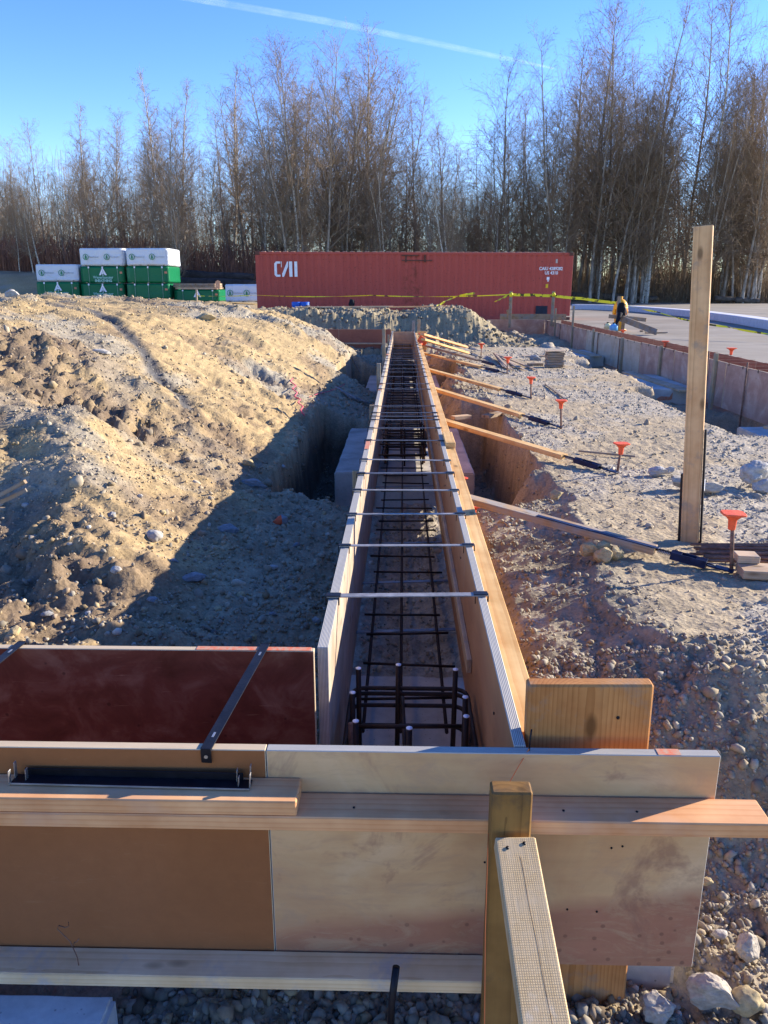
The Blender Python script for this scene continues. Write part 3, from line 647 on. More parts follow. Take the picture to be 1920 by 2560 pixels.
# brown post and kicker
t = empty('post', (.234, 1.412, -.95), 'brown treated post standing in front of the stained panel', 'post')
beam('timber', (.236, 1.4145, -.99), (.234, 1.4145, -.006), .085, .045, (1, 0, 0), M['brown'], t, .004)
P = lambda px, py, zc: CAM + (FW + RT * ((px * PW / 1659 - 960) / F_PX) - UP * ((py * PW / 1659 - 1280) / F_PX)) * zc
ka, kb = P(1112, 1822, 1.625), P(1176, 2212, 1.345)
kd = (kb - ka); ke = ka + kd * 3.0
t = empty('kicker_brace', ke, 'pale waffle marked kicker board nailed to the brown post', 'brace')
k = N('incised_kicker', .8); v = k.coord((1, 1, 1), rand=False)
fine = k.n('ShaderNodeMapping'); fine.inputs['Scale'].default_value = (3, 90, 90); k.l(v, fine.inputs['Vector']); fn = k.noise(fine.outputs[0], 1, 4)
br = k.n('ShaderNodeTexBrick'); br.offset = 0; br.inputs['Scale'].default_value = 165; br.inputs['Mortar Size'].default_value = .16; br.inputs['Brick Width'].default_value = .75; br.inputs['Row Height'].default_value = .7
br.inputs['Mortar Smooth'].default_value = .6
k.l(v, br.inputs['Vector']); br.inputs['Color1'].default_value = (.62, .47, .26, 1); br.inputs['Color2'].default_value = (.56, .40, .20, 1); br.inputs['Mortar'].default_value = (.36, .25, .13, 1)
ms = k.ramp(k.noise(v, 11, 5, .7), [(.40, (0,) * 3), (.62, (.85,) * 3)])
c = k.mix(ms, k.mix(fn, (.38, .27, .14), (.66, .51, .32)), br.outputs['Color']); c = k.mix(.4, c, k.mix(fn, (.5, .47, .42), (1.1, 1.1, 1.1)), 'MULTIPLY')
c = k.mix(k.ramp(k.noise(v, 14, 3), [(.62, (0,) * 3), (.72, (.5,) * 3)]), c, (.60, .54, .45)); k.col(c)
k.bump(k.mix(ms, fn, br.outputs['Fac']), .5, -.002)
beam('board', ka - kd.normalized() * .004, ke, .084, .037, RT, k.m, t, .003)
wn = RT.cross(kd).normalized(); wn = wn if wn.z > 0 else -wn
for dx, dd in ((-.02, .022), (.016, .012)):
    c0 = ka + RT * dx + kd.normalized() * dd; tube('nail', [c0 + wn * .0185, c0 + wn * .0205], .0038, M['black'], t, 8)
crk_ = [ka + RT * (.004 + .0012 * math.sin(i * 1.7) + .0005 * i) + kd.normalized() * (.05 + i * .014) + wn * .0187 for i in range(14)]
tube('crack', [ka + RT * (.003 + .0006 * math.sin(i * 1.3) + .0006 * i) + kd.normalized() * (.04 + i * .028) + wn * .0184 for i in range(20)], .00045, M['brown'], t, 4)
# wide plank at the corner
t = empty('corner_plank', (.44, 1.62, -.98), 'wide honey coloured plank standing upright behind the stained panel', 'plank')
beam('board', (.447, 1.619, -.98), (.434, 1.619, .131), .285, .038, (1, 0, 0), M['corner'], t, .005)
tube('nail', [(.50, 1.5995, .05), (.50, 1.597, .05)], .004, M['black'], t, 8)
# tie strap over the near cross form
def strap(name, p0, p1, w_, t_, mat, parent): return beam(name, p0, p1, w_, t_, Vector(p1 - p0).cross(Vector((0, 0, 1))), mat, parent, .0006)
def flat_tie(a, b, label, group=None):
    t = empty('strap_tie', a, label, 'form tie', group); d = (b - a).normalized()
    strap('strap', a - d * .006, b + d * .012, .026, .003, M['black'], t)
    s = a - d * .008; beam('bent_end', s + Vector((0, 0, .002)), s - Vector((0, 0, .034)), .024, .003, d.cross(Vector((0, 0, 1))), M['black'], t, .0006)
    e = b + d * .014; beam('bent_end', e + Vector((0, 0, .002)), e - Vector((0, 0, .03)), .024, .003, d.cross(Vector((0, 0, 1))), M['black'], t, .0006)
    for c in (a + d * .05, b - d * .05): beam('slot', c - d * .01 + Vector((0, 0, .0016)), c + d * .01 + Vector((0, 0, .0016)), .005, .0008, d.cross(Vector((0, 0, 1))), M['steelw'], t, 0)
    V, F_ = tube_arrays([s + Vector((0, -.0015, -.018)), s + Vector((0, -.0028, -.018))], .0045, 8); join_parts('rivet', [(V, F_)], M['steelw'], t)
za = .003
flat_tie(Vector((-.434, 1.530, za)), Vector((-.392, 2.045, za)), 'black strap crossing from the brown panel to the red panel')
flat_tie(Vector((-1.145, 1.530, za)), Vector((-1.105, 2.045, za)), 'black strap over the red panel at the left edge')
# black channel lying on the upper timber
t = empty('steel_spreader', (-.56, 1.497, -.068), 'black steel channel with upturned tabs lying on the upper timber', 'form spreader')
a0, b0 = Vector((-.868, 1.500, -.0655)), Vector((-.330, 1.491, -.0655))
beam('base_plate', a0, b0, .036, .003, (0, 1, 0), M['black'], t, .0006)
beam('back_flange', a0 + Vector((.02, .0165, .010)), b0 + Vector((-.02, .0165, .010)), .018, .003, (0, 0, 1), M['black'], t, .0006)
beam('front_lip', a0 + Vector((0, -.0185, .0015)), b0 + Vector((0, -.0185, .0015)), .004, .002, (0, 0, 1), M['steelw'], t, .0003)
for (px, dy, hh) in ((-.868, -.012, .036), (-.866, .012, .042), (-.838, .004, .03), (-.331, -.012, .036), (-.334, .012, .042), (-.357, -.008, .026), (-.364, .01, .032)):
    beam('tab', (px, 1.4955 + dy, -.067), (px + .002, 1.4955 + dy, -.067 + hh), .011, .0022, (0, 1, 0), M['steelw'], t, .0006)
# red panel opposite
t = empty('cross_form', (-.9, 2.035, -.6), 'dark red form panel with orange painted top edge', 'concrete form')
aabb('panel', -1.75, -.2465, 2.022, 2.046, -.6, .0, M['red_panel'], t, .002, edge=M['ply_edge_tan'])
link('paint_mark', box_mesh('paint_mark', .33, .022, .0012, 0), M['orange_paint'], t, Matrix.Translation((-.42, 2.034, .0008)))
# orange string with nail
p0 = Vector((.290, 1.539, .0)); t = empty('string_line', p0, 'orange string tied to a nail at the corner and hanging past the brown post', 'string')
tube('nail', [p0, p0 + Vector((.004, .006, .05))], .002, M['black'], t, 6)
tube('string', [p0 + Vector((0, -.002, .006)), (.262, 1.515, -.03), (.235, 1.485, -.06), (.222, 1.462, -.075), (.205, 1.44, -.10)], .0012, M['string'], t, 5)
tube('string', [(.19, 1.412, -.12), (.1875, 1.387, -.15), (.189, 1.382, -.35), (.196, 1.378, -.60), (.203, 1.372, -.93)], .0011, M['string'], t, 5)
# ================================================================== the long form running away
JY = [1.554, 2.44 + .55, 5.42, 7.86, 10.3, 12.74, 15.18, 18.35]
t = empty('long_form', (.27, 10, -.6), 'right wall of the long form, orange panels with grey layered top', 'concrete form')
for i in range(len(JY) - 1):
    aabb('panel', .2585, .2855, JY[i] + .001, JY[i + 1] - .001, -.545, rnd.uniform(-.002, .002), M['inner'], t, edge=M['ply_edge'])
for i, (a, b) in enumerate(((1.642, 5.15), (5.152, 8.6), (8.602, 12.4), (12.402, 16.2), (16.202, 18.3))):
    beam('waler', (.3185, a, -.035), (.3185, b, -.035), .063, .036, (1, 0, 0), M['ledge'], t, .002)
beam('waler', (.3185, 5.02, .0025), (.3185, 5.42, .0025), .066, .037, (1, 0, 0), M['ledge'], t, .003)
beam('batten', (.2485, 2.55, -.315), (.2485, 9.8, -.325), .055, .018, (0, 0, 1), M['pale'], t, .002)
beam('batten', (.2485, 9.82, -.325), (.2485, 18.2, -.325), .055, .018, (0, 0, 1), M['pale'], t, .002)
for i in range(13):
    yy = 1.9 + i * 1.27
    V, F_ = tube_arrays([(.2583, yy, -.12), (.255, yy, -.12)], .004, 6); join_parts('nail', [(V, F_)], M['black'], t)
JL = [2.048, 3.75, 5.62, 8.06, 10.5, 12.94, 15.38, 18.6]
t2 = empty('long_form', (-.22, 10, -.6), 'left wall of the long form, pale sunlit boards beside the dark trench', 'concrete form')
for i in range(len(JL) - 1):
    aabb('panel', -.240, -.208, JL[i] + .001, JL[i + 1] - .001, -.60, rnd.uniform(-.003, .001), M['inner_pale'], t2, edge=M['ply_edge'])
for yy, L in ((5.05, .5), (7.9, .18), (8.35, .12), (12.1, .35), (15.2, .35)):
    link('paint_mark', box_mesh('paint_mark', .028, L * .6, .0012, 0), M['orange_paint'], t2, Matrix.Translation((-.224, yy, .0016)))
def top_stake(px, py, xw, w_=.035, zb=-.9, nm='stake', mt='stake', par=None):
    p = at_x(px, py, xw); return beam(nm, (xw, p.y, zb), (xw, p.y, p.z), w_, .038, (1, 0, 0), M[mt], par or t2, .002), p
for (px, py, w_) in ((769, 1016, .04), (803, 875, .04), (818, 785, .045), (829, 711, .045), (839, 723, .035)):
    top_stake(px, py, -.262, w_)
k_ = at_y(893, 692, 18.9); beam('stake', (k_.x, 18.75, -.6), (k_.x, 18.75, k_.z), .07, .038, (1, 0, 0), M['grey'], t, .002)
k_ = at_y(905, 690, 18.5); beam('stake', (k_.x, 18.6, -.6), (k_.x, 18.6, k_.z), .07, .038, (1, 0, 0), M['stake'], t, .002)
aabb('end_board', -.205, .2575, 18.31, 18.345, -.5, .0, M['fresh'], t, .002)
aabb('end_board', .33, .55, 18.25, 18.29, -.12, .02, M['ledge'], t, .002)
for yy, zz in ((15.2, -.07), (16.6, -.07), (17.5, -.07)):
    aabb('block', .33, .47, yy, yy + .05, zz - .1, zz + .08, M['ledge'], t, .002)
# ties over the top
def form_tie(y, mt, thick=False):
    t = empty('form_tie', (0, y, .004), None, 'form tie', 'steel ties across the long form')
    w_ = .030 if thick else .020
    sk = rnd.uniform(-.012, .012)
    beam('strap', (-.2475, y + sk, .0055), (.2925, y - sk, .0055), w_, .004, (0, 1, 0), M[mt], t, .0008)
    for x0, s in ((-.2475, 1), (.2925, -1)):
        yy = y + (sk if x0 < 0 else -sk)
        beam('hook', (x0 - s * .0015, yy, .007), (x0 - s * .0015, yy, -.022), w_ * .8, .003, (0, 1, 0), M['black'], t, .0006)
        beam('hook', (x0 + s * .041, yy, .003), (x0 + s * .041, yy, -.028), w_ * .3, .003, (0, 1, 0), M['black'], t, .0006)
    beam('end_clip', (-.2475, y + sk, .0095), (-.20, y + sk, .0095), w_ * 1.05, .003, (0, 1, 0), M['black'], t, .0006)
    beam('end_clip', (.245, y - sk, .0095), (.2925, y - sk, .0095), w_ * 1.05, .003, (0, 1, 0), M['black'], t, .0006)
    return t
TS = [1487, 1363, 1284.6, 1225, 1182.6, 1149.6, 1100.8, 1070, 1049, 1040.6, 1031.5, 1015, 972.4, 959, 941, 930, 922, 912, 902, 896, 890, 883, 875, 869, 861, 857, 853, 849.5, 846, 843, 840, 837, 834.5, 832]
for i, s_ in enumerate(TS):
    p = at_z(870, s_ * 1659 / 1920, .006)
    if p.y > 18.2: continue
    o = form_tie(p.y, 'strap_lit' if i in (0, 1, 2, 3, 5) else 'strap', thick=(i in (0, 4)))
    o['label'] = ('nearest flat steel tie across the long form' if i == 0 else 'thick dark steel tie fifth from the near end of the long form' if i == 4 else
                  'thin steel tie across the top of the long form')
    if i in (0, 4): del o['group']
# lower spreader straps and the bars in the trench
for i, yy in enumerate((3.35, 3.98, 4.65, 6.1, 10.6, 11.5)):
    t = tag(beam('spreader_strap', (-.207, yy, -.555), (.2575, yy + .02, -.545), .028, .004, (0, 1, 0), M['strap'], None), 'flat steel strap low down between the long form walls', 'form tie', 'low straps in the long form')
t = empty('rebar_mat', (0, 4, -.53), 'dark reinforcing bar grid lying in the bottom of the long form', 'rebar')
zb = -.505
for x0, x1 in ((-.130, -.125), (.003, .01), (.165, .178)):
    tube('bar', [(x0, 2.42, zb), (x0 + .004, 5, zb - .012), (x1, 9, zb + .006), (x1, 18.2, zb)], .0065, M['rebar'], t, 6)
for i in range(60):
    yy = 2.66 + i * .258 + rnd.uniform(-.04, .04); a = rnd.uniform(-.02, .02)
    tube('crossbar', [(-.165 + rnd.uniform(-.02, .02), yy - a, zb + .012), (.205 + rnd.uniform(-.02, .02), yy + a, zb + .012)], .0055, M['rebar'], t, 6)
for i in range(46):
    yy = 6.0 + i * .265 + rnd.uniform(-.1, .1); a = rnd.uniform(-.02, .02)
    tube('crossbar', [(-.18, yy - a, -.25), (.20, yy + a, -.25)], .0055, M['rebar'], t, 6)
for x0 in (-.135, .008, .172): tube('bar', [(x0, 5.9, -.262), (x0, 18.2, -.262)], .006, M['rebar'], t, 6)
# column cages
def rrect(x0, x1, y0, y1, z, r=.05, tilt=0):
    P_ = []
    for cx, cy, a0 in ((x1 - r, y1 - r, 0), (x0 + r, y1 - r, 90), (x0 + r, y0 + r, 180), (x1 - r, y0 + r, 270)):
        for k in range(5):
            a = math.radians(a0 + k * 22.5); P_.append(Vector((cx + r * math.cos(a), cy + r * math.sin(a), z + tilt * (cy - y0))))
    P_.append(P_[0]); return P_
def cage(y0, label, caps=True):
    t = empty('column_cage', (.03, y0, -.62), label, 'rebar cage')
    for i, (cx, cy) in enumerate(((-.142, .40), (-.006, .43), (.188, .40), (-.152, .235), (-.132, .065), (.028, .03), (.207, .215), (.201, .10), (.212, .16), (-.15, .12))):
        zt = -.25 if i < 8 else -.29
        b_ = tube('vertical_bar', [(cx + rnd.uniform(-.004, .004), y0 + cy, -.615), (cx, y0 + cy, zt)], .0088, M['rebar'] if i < 8 else M['rusty_bar'], t, 8)
        if caps and i < 8: tube('painted_tip', [(cx, y0 + cy, zt), (cx, y0 + cy, zt + .0025)], .0098, M['whitecap'], t, 10)
    for k, zz in enumerate((-.345, -.366, -.42, -.50)):
        tube('hoop', rrect(-.168 - .003 * k, .232 - .002 * k, y0 + .0, y0 + .455, zz, .05, -.02 if k < 2 else 0), .0075, M['rebar'], t, 6)
    for zz, yy in ((-.36, .215),):
        tube('crossbar', [(-.15, y0 + yy, zz), (.20, y0 + yy + .01, zz)], .007, M['rebar'], t, 6)
    for xx in (.02,): tube('crossbar', [(xx, y0 + .01, -.40), (xx - .012, y0 + .5, -.40)], .007, M['rebar'], t, 6)
cage(2.0, 'near rebar cage with white painted bar tips inside the form')
cage(7.05, 'second rebar cage over the middle footing', False)
cage(12.6, 'third rebar cage over the far footing', False)
# ================================================================== footings
def footing(x0, x1, y0, y1, z0, z1, label, mat='concrete', name='footing', rough=1.0):
    bm = bmesh.new(); bmesh.ops.create_cube(bm, size=1)
    for v in bm.verts: v.co = Vector(((x1 - x0) * v.co.x, (y1 - y0) * v.co.y, (z1 - z0) * v.co.z))
    bmesh.ops.bevel(bm, geom=bm.edges[:], offset=.012, segments=2, affect='EDGES')
    bmesh.ops.subdivide_edges(bm, edges=[e for e in bm.edges if e.calc_length() > .1], cuts=22, use_grid_fill=True)
    from mathutils import noise as mn
    for v in bm.verts:
        edge = sum(abs(abs(c) - h / 2) < .02 for c, h in zip(v.co, (x1 - x0, y1 - y0, z1 - z0)))
        v.co += Vector((mn.noise(v.co * 9), mn.noise(v.co * 9 + Vector((5, 0, 0))), mn.noise(v.co * 9 + Vector((0, 7, 0))))) * (.007 if edge > 1 else .002) * rough
    me = bpy.data.meshes.new('footing'); bm.to_mesh(me); bm.free()
    o = link(name, me, M[mat], None, Matrix.Translation(((x0 + x1) / 2, (y0 + y1) / 2, (z0 + z1) / 2)))
    return tag(o, label, 'footing')
footing(-.58, .735, 1.66, 3.06, -1.1, -.622, 'concrete footing under the nearest rebar cage')
footing(-.60, .655, 6.80, 9.08, -1.2, -.602, 'concrete footing crossing the long form in the dark pit')
footing(-.60, .63, 12.45, 14.75, -1.1, -.602, 'second concrete footing further along the long form')
footing(-.60, .60, 17.65, 18.28, -1.1, -.602, 'farthest concrete footing by the end of the long form')
footing(-1.9, -.70, .6, 1.516, -1.2, -.69, 'cold grey concrete block at the bottom left corner', 'concrete_c', rough=.25)
def rfoot(y0, y1, x0, lab):
    o = footing(x0, 4.41, y0, y1, -1.1, -.47, lab, 'concrete_b')
    return o
rf = [rfoot(11.72, 13.8, 3.70, 'blue grey footing with an orange sprayed line beside the right form'),
      rfoot(7.4, 8.52, 3.66, 'footing at the right edge below the right form'),
      rfoot(17.4, 19.3, 3.55, 'far footing with red paint near the stacked blocks')]
def paint_line(o_y, x, pts, parent):
    V = []; Fc = []
    for i, (yy, zz, hh) in enumerate(pts): V += [(x, yy, zz - hh), (x, yy, zz + hh), (x - .004, yy, zz - hh), (x - .004, yy, zz + hh)]
    for i in range(len(pts) - 1):
        a = i * 4; Fc += [(a, a + 1, a + 5, a + 4), (a + 2, a + 6, a + 7, a + 3), (a + 1, a + 3, a + 7, a + 5), (a, a + 4, a + 6, a + 2)]
    join_parts('paint_line', [(V, Fc)], M['orange_paint'], parent)
def paint_front(y, pts, parent):
    V = []; Fc = []
    for (xx, zz, hh) in pts: V += [(xx, y, zz - hh), (xx, y, zz + hh), (xx, y - .004, zz - hh), (xx, y - .004, zz + hh)]
    for i in range(len(pts) - 1):
        a = i * 4; Fc += [(a, a + 1, a + 5, a + 4), (a + 2, a + 6, a + 7, a + 3), (a + 1, a + 3, a + 7, a + 5), (a, a + 4, a + 6, a + 2)]
    join_parts('paint_line', [(V, Fc)], M['orange_paint'], parent)
paint_line(0, 3.694, [(13.7, -.56, .02), (13.3, -.60, .03), (12.9, -.60, .025), (12.5, -.63, .03), (12.1, -.66, .02), (11.8, -.68, .02)], rf[0])
paint_front(11.712, [(3.72, -.66, .02), (3.85, -.60, .03), (3.98, -.60, .025), (4.02, -.56, .05)], rf[0])
paint_line(0, 3.544, [(19.2, -.55, .03), (18.6, -.56, .04)], rf[2]); paint_front(17.392, [(3.7, -.56, .03), (3.9, -.55, .03), (4.1, -.57, .04)], rf[2])
# ================================================================== right form
t = empty('right_form', (4.7, 16, -.6), 'long double form on the right with mauve panels and rust coloured inside', 'concrete form')
RJ = [6.5, 8.1, 9.45, 10.9, 13.0, 14.9, 16.6, 19.3, 21.6, 23.0, 25.0]
for i in range(len(RJ) - 1):
    aabb('panel', 4.43, 4.452, RJ[i] + .008, RJ[i + 1] - .008, -.62, rnd.uniform(-.006, .004), M['outer_tan' if i in (6, 5) else 'outer_red'], t, .002, edge=M['ply_edge_tan'])
for i in range(8):
    a = 6.5 + i * 2.32; aabb('inner_panel', 4.935, 4.955, a + .003, a + 2.317, -.60, .0, M['inner_rust'], t, .002, edge=M['ply_edge_tan'])
aabb('end_panel', 2.65, 4.425, 25.02, 25.05, -.55, .01, M['outer_red'], t, .002, edge=M['ply_edge_tan'])
for (px, py, zb_, dx) in ((352, 580, -.55, 0), (437, 532, -.62, 0), (541, 517, -.62, 0), (655, 650, -.6, 0), (823, 700, -.62, 0), (1045, 748, -.6, 0), (1362, 790, -.62, 0)):
    xx, yy = (1200 + px * .434) * 1659 / 1920, (540 + py * .434) * 1659 / 1920
    p = at_x(xx, yy, 4.408); beam('stake', (4.408, p.y, zb_ - .1), (4.408, p.y, p.z), .085, .038, (0, 1, 0), M['stake' if p.y > 11 else 'grey'], t, .002)
for (px, py, yb) in ((1318, 782, 0), (1540, 843, 0), (680, 670, 0), (462, 620, 0), (805, 705, 0), (386, 605, 0)):
    xx, yy = (1200 + px * .434) * 1659 / 1920, (540 + py * .434) * 1659 / 1920
    p = at_x(xx, yy, 4.40); tube('steel_pin', [(4.405, p.y, -.95), (4.405, p.y, p.z)], .012, M['rusty_bar'], t, 8)
for i in range(40):
    yy = 7.2 + i * .45; beam('cross_tie', (4.42, yy, .006), (4.965, yy, .006), .02, .004, (0, 1, 0), M['rusty_bar'], t, .0006)
    beam('hook', (4.423, yy, .006), (4.423, yy, -.035), .015, .004, (0, 1, 0), M['black'], t, .0006)
for i, (a, b, zz, lab) in enumerate(((11.45, 14.0, -.455, 'weathered board lying along the orange lined footing'), (17.2, 19.6, -.455, 'pale board lying on the far red painted footing'), (7.6, 8.45, -.455, 'board lying on the footing at the right edge'))):
    tag(beam('loose_board', (4.12 + .1 * i, a, zz), (3.98, b, zz), .19, .03, (1, 0, 0), M['pale'], None), lab, 'board')
# left far cross wall
pL = at_z(684, 711, 0)
t = empty('back_form', (-1.6, pL.y, -.6), 'brown form wall behind the end of the mound', 'concrete form')
aabb('panel', -3.6, -1.55, pL.y, pL.y + .022, -.34, .0, M['inner_rust'], t, .002, edge=M['ply_edge_tan'])
aabb('panel', -1.547, -.27, pL.y, pL.y + .022, -.34, .0, M['inner_rust'], t, .002, edge=M['ply_edge_tan'])
aabb('panel', -3.6, -.27, pL.y, pL.y + .022, -.85, -.343, M['inner_rust'], t, .002, edge=M['ply_edge_tan'])
beam('waler', (-2.2, pL.y - .022, -.34), (-.28, pL.y - .022, -.34), .036, .038, (0, 0, 1), M['pale'], t, .002)
beam('stake', (-1.75, pL.y + .05, -.6), (-1.75, pL.y + .05, .02), .06, .03, (1, 0, 0), M['pale'], t, .002)
# ================================================================== stakes with orange caps
def cap_mesh():
    bm = bmesh.new()
    def ring(z, hx, hy, n=16, pw=.55):
        vs_ = []
        for k in range(n):
            a = 2 * math.pi * k / n; c, s = math.cos(a), math.sin(a)
            vs_.append(bm.verts.new((hx * math.copysign(abs(c) ** pw, c), hy * math.copysign(abs(s) ** pw, s), z)))
        return vs_
    prof = [(-.052, .014, .014, 1), (-.05, .0165, .0165, 1), (-.004, .020, .020, 1), (.012, .034, .030, .8), (.022, .050, .046, .5), (.0225, .053, .049, .45), (.029, .053, .049, .45), (.031, .050, .046, .45)]
    R_ = [ring(z, a, b, 20, p) for z, a, b, p in prof]
    for a, b in zip(R_, R_[1:]):
        for k in range(20): bm.faces.new((a[k], a[(k + 1) % 20], b[(k + 1) % 20], b[k]))
    bm.faces.new(R_[-1]); bm.faces.new(R_[0][::-1]); bm.normal_update()
    me = bpy.data.meshes.new('cap'); bm.to_mesh(me); bm.free(); return me
CAPM = cap_mesh(); CAPM.materials.append(M['cap'])
def stake_cap(base, top, label, group=None, s=1.0, mat='rusty_bar', tilt=(0, 0)):
    t = empty('capped_stake', base, label, 'capped stake', group)
    d = (Vector(top) - Vector(base)).normalized()
    tube('rod', [Vector(base) - d * .05, Vector(top) - d * .02], .0095, M[mat], t, 8)
    o = bpy.data.objects.new('cap', CAPM); COL.objects.link(o); o.parent = t; o.location = Vector(top) - Vector(base); o.scale = (s, s, s)
    o.rotation_euler = (tilt[0], tilt[1], rnd.uniform(-.2, .2)); return t
ST = [((1580, 1235), (1583, 1121), 'steel stake with orange cap nearest the camera beside the rebar bundle'),
      ((1333, 1025), (1342, 966), 'orange capped stake at the foot of the second brace, left of the tall post'),
      ((1212, 925), (1212, 871), 'orange capped stake at the foot of the third brace'),
      ((1147, 862), (1147, 820), 'orange capped stake at the foot of the fourth brace'),
      ((1095, 808), (1097, 776), 'orange capped stake in front of the bundle of laths'),
      ((1039, 773), (1040, 746), 'far orange capped stake at the toe of the spoil heap')]
SB = []
for b, c, lab in ST:
    p = at_z(b[0], b[1], -.3); p.z = hz(p.x, p.y); q = at_y(c[0], c[1], p.y); SB.append(p); stake_cap(p, q, lab, None, 1.0 if b[0] > 1100 else 1.15)
for (px, py, yy, lab) in ((910, 724, 16.2, 'orange capped stake rising by the far end of the long form'), (1000, 1038, 6.2, 'orange cap just above the footing right of the long form'), (1024, 1100, 5.0, 'orange cap poking out below the first brace'),):
    q = at_y(px, py, yy); stake_cap(Vector((q.x, yy, hz(q.x, yy))), q, lab, None, 1.2 if yy > 10 else .8)
q = at_y(911, 739, 14.8); stake_cap(Vector((q.x - .02, 14.8, -.3)), q, 'tilted red cap on a stake beside the long form waler', None, 1.7, tilt=(-.9, .5))
for (px, py, xx, yy) in ((1310, 703, 0, 21.5), (1346, 716, 0, 19.2), (1437, 741, 0, 15.0), (1511, 756, 0, 12.8), (1580, 757, 0, 12.2)):
    q = at_y(px, py, yy); g_ = stake_cap(Vector((q.x, yy, -.25)), q + Vector((0, 0, -.0)), 'faded red cap on a stake behind the right form', 'capped stakes behind the right form', 1.25)
# ================================================================== braces
def brace(sa, eb, te, zs, lab, mat='ledge', grp=None, stk=None):
    a = at_x(sa[0], sa[1], .345); b = at_z(eb[0], eb[1], -.215); c = (Vector(stk) + Vector((-.015, -.01, .018))) if stk is not None else at_z(te[0], te[1], -.28)
    # board and turnbuckle in one straight line
    d = (c - a).normalized(); L1 = .755 * (c - a).length; b = a + d * L1
    L2 = (c - b).length
    t = empty('form_brace', c, lab, 'brace', grp)
    side = d.cross(Vector((0, 0, 1))).normalized(); up = side.cross(d).normalized()
    beam('board', a, b, .080, .036, side, M[mat], t, .003)
    hx = up * .03
    rod = tube('threaded_rod', [b - d * .05 + hx * .2, b + d * L2 * .30 + hx * .2], .0085, M['black'], t, 8)
    f0, f1 = b + d * L2 * .22, b + d * L2 * .70
    for s in (-1, 1):
        beam('side_plate', f0 + side * .022 * s, f1 + side * .022 * s, .038, .004, up, M['blue_steel'], t, .0008)
    tube('nut', [f0, f0 + d * L2 * .14], .024, M['blue_steel'], t, 8, False)
    tube('nut', [f1 - d * L2 * .14, f1], .024, M['blue_steel'], t, 8, False)
    tube('threaded_rod', [f1 - d * .02, c - d * .06], .0085, M['black'], t, 8)
    beam('foot_plate', c - d * .10, c + d * .02, .045, .008, side, M['blue_steel'], t, .001)
    if mat == 'greypale':
        beam('angle_iron', b - d * .62 + up * .0205 + side * .02, b + d * .02 + up * .0205 + side * .02, .03, .004, side, M['blue_steel'], t, .0006)
    # thread ridges
    pr = []
    for i in range(9):
        c0 = b + d * (.012 + L2 * .20 * i / 9); pr.append(tube_arrays([c0, c0 + d * .004], .0115, 8))
    join_parts('thread', pr, M['strap_lit'], rod)
    return t
brace((1000, 1075), (1430, 1192), (1570, 1230), 0, 'weathered grey brace with blue steel strip, nearest of the row', 'greypale', stk=SB[0])
brace((950, 907), (1235, 995), (1325, 1022), 0, 'orange pine brace ending left of the tall post', stk=SB[1])
brace((930, 838), (1137, 900), (1205, 920), 0, 'third brace from the near end of the long form', stk=SB[2])
brace((920, 797), (1083, 848), (1140, 862), 0, 'fourth brace from the near end of the long form', stk=SB[3])
brace((907, 761), (1042, 797), (1090, 811), 0, 'fifth brace from the near end of the long form', stk=SB[4])
brace((908, 743), (1050, 785), (1079, 791), 0, 'thin dark brace just behind the fifth one', 'old')
brace((914, 733), (1005, 760), (1036, 772), 0, 'seventh brace ending at the far orange capped stake', stk=SB[5])
brace((912, 722), (1001, 748), (1033, 757), 0, 'farthest brace at the end of the long form', 'fresh')
# short lumps of timber near the braces
def block(px, py, L, w_, t_, rz, mat, lab, z=None, name='wood_block', cat='wood block'):
    p = at_z(px, py, z) if z is not None else surf_hit(px, py); me = box_mesh(name, L, w_, t_, .003)
    o = link(name, me, M[mat]); o.location = p + Vector((0, 0, t_ / 2)); o.rotation_euler = (0, 0, rz); return tag(o, lab, cat)
block(1050, 1140, .17, .04, .085, .05, 'pale', 'short upright wood block under the first brace', z=-.55)
block(996, 905, .22, .09, .04, .5, 'pale', 'small offcut beside the second brace', z=-.42)
block(1030, 1122, .1, .03, .03, .4, 'pale', 'thin wood offcut against the ledge', z=-.5)
block(1073, 898, .45, .1, .035, .9, 'old', 'short plank lying on the bank beyond the second brace', z=-.33)
# tall post
pb, pt = at_z(1494, 1172, -.3), at_y(1520, 488, 4.06)
pb = Vector((pb.x, 3.96, -.42)); pt = Vector((pt.x, 4.06, pt.z))
aa = math.radians(26); wd = Vector((math.cos(aa), -math.sin(aa), 0))
t = empty('tall_post', (pb.x, pb.y, -.3), 'tall pale timber post standing on the gravel at right', 'post')
beam('timber', pb, pt, .088, .046, wd, M['corner'] if False else mat_wood('tall_post_pine', (.76, .50, .27), (.48, .29, .14), ring=22, grey=(.30, .27, .23), greyamt=.15), t, .003)
nd = Vector((math.sin(aa), math.cos(aa), 0))
u_ = (pt - pb).normalized()
beam('steel_stake', pb - wd * .052 - nd * .01, pb - wd * .050 + u_ * .48, .012, .03, wd, M['black'], t, .001)
beam('steel_stake', pb + wd * .054 + nd * .012, pb + wd * .054 + u_ * .72, .010, .032, wd, M['black'], t, .001)
beam('sticker', pb + wd * .0605 + nd * .012 + u_ * .40, pb + wd * .0605 + nd * .012 + u_ * .46, .001, .02, wd, M['whitecap'], t, 0)
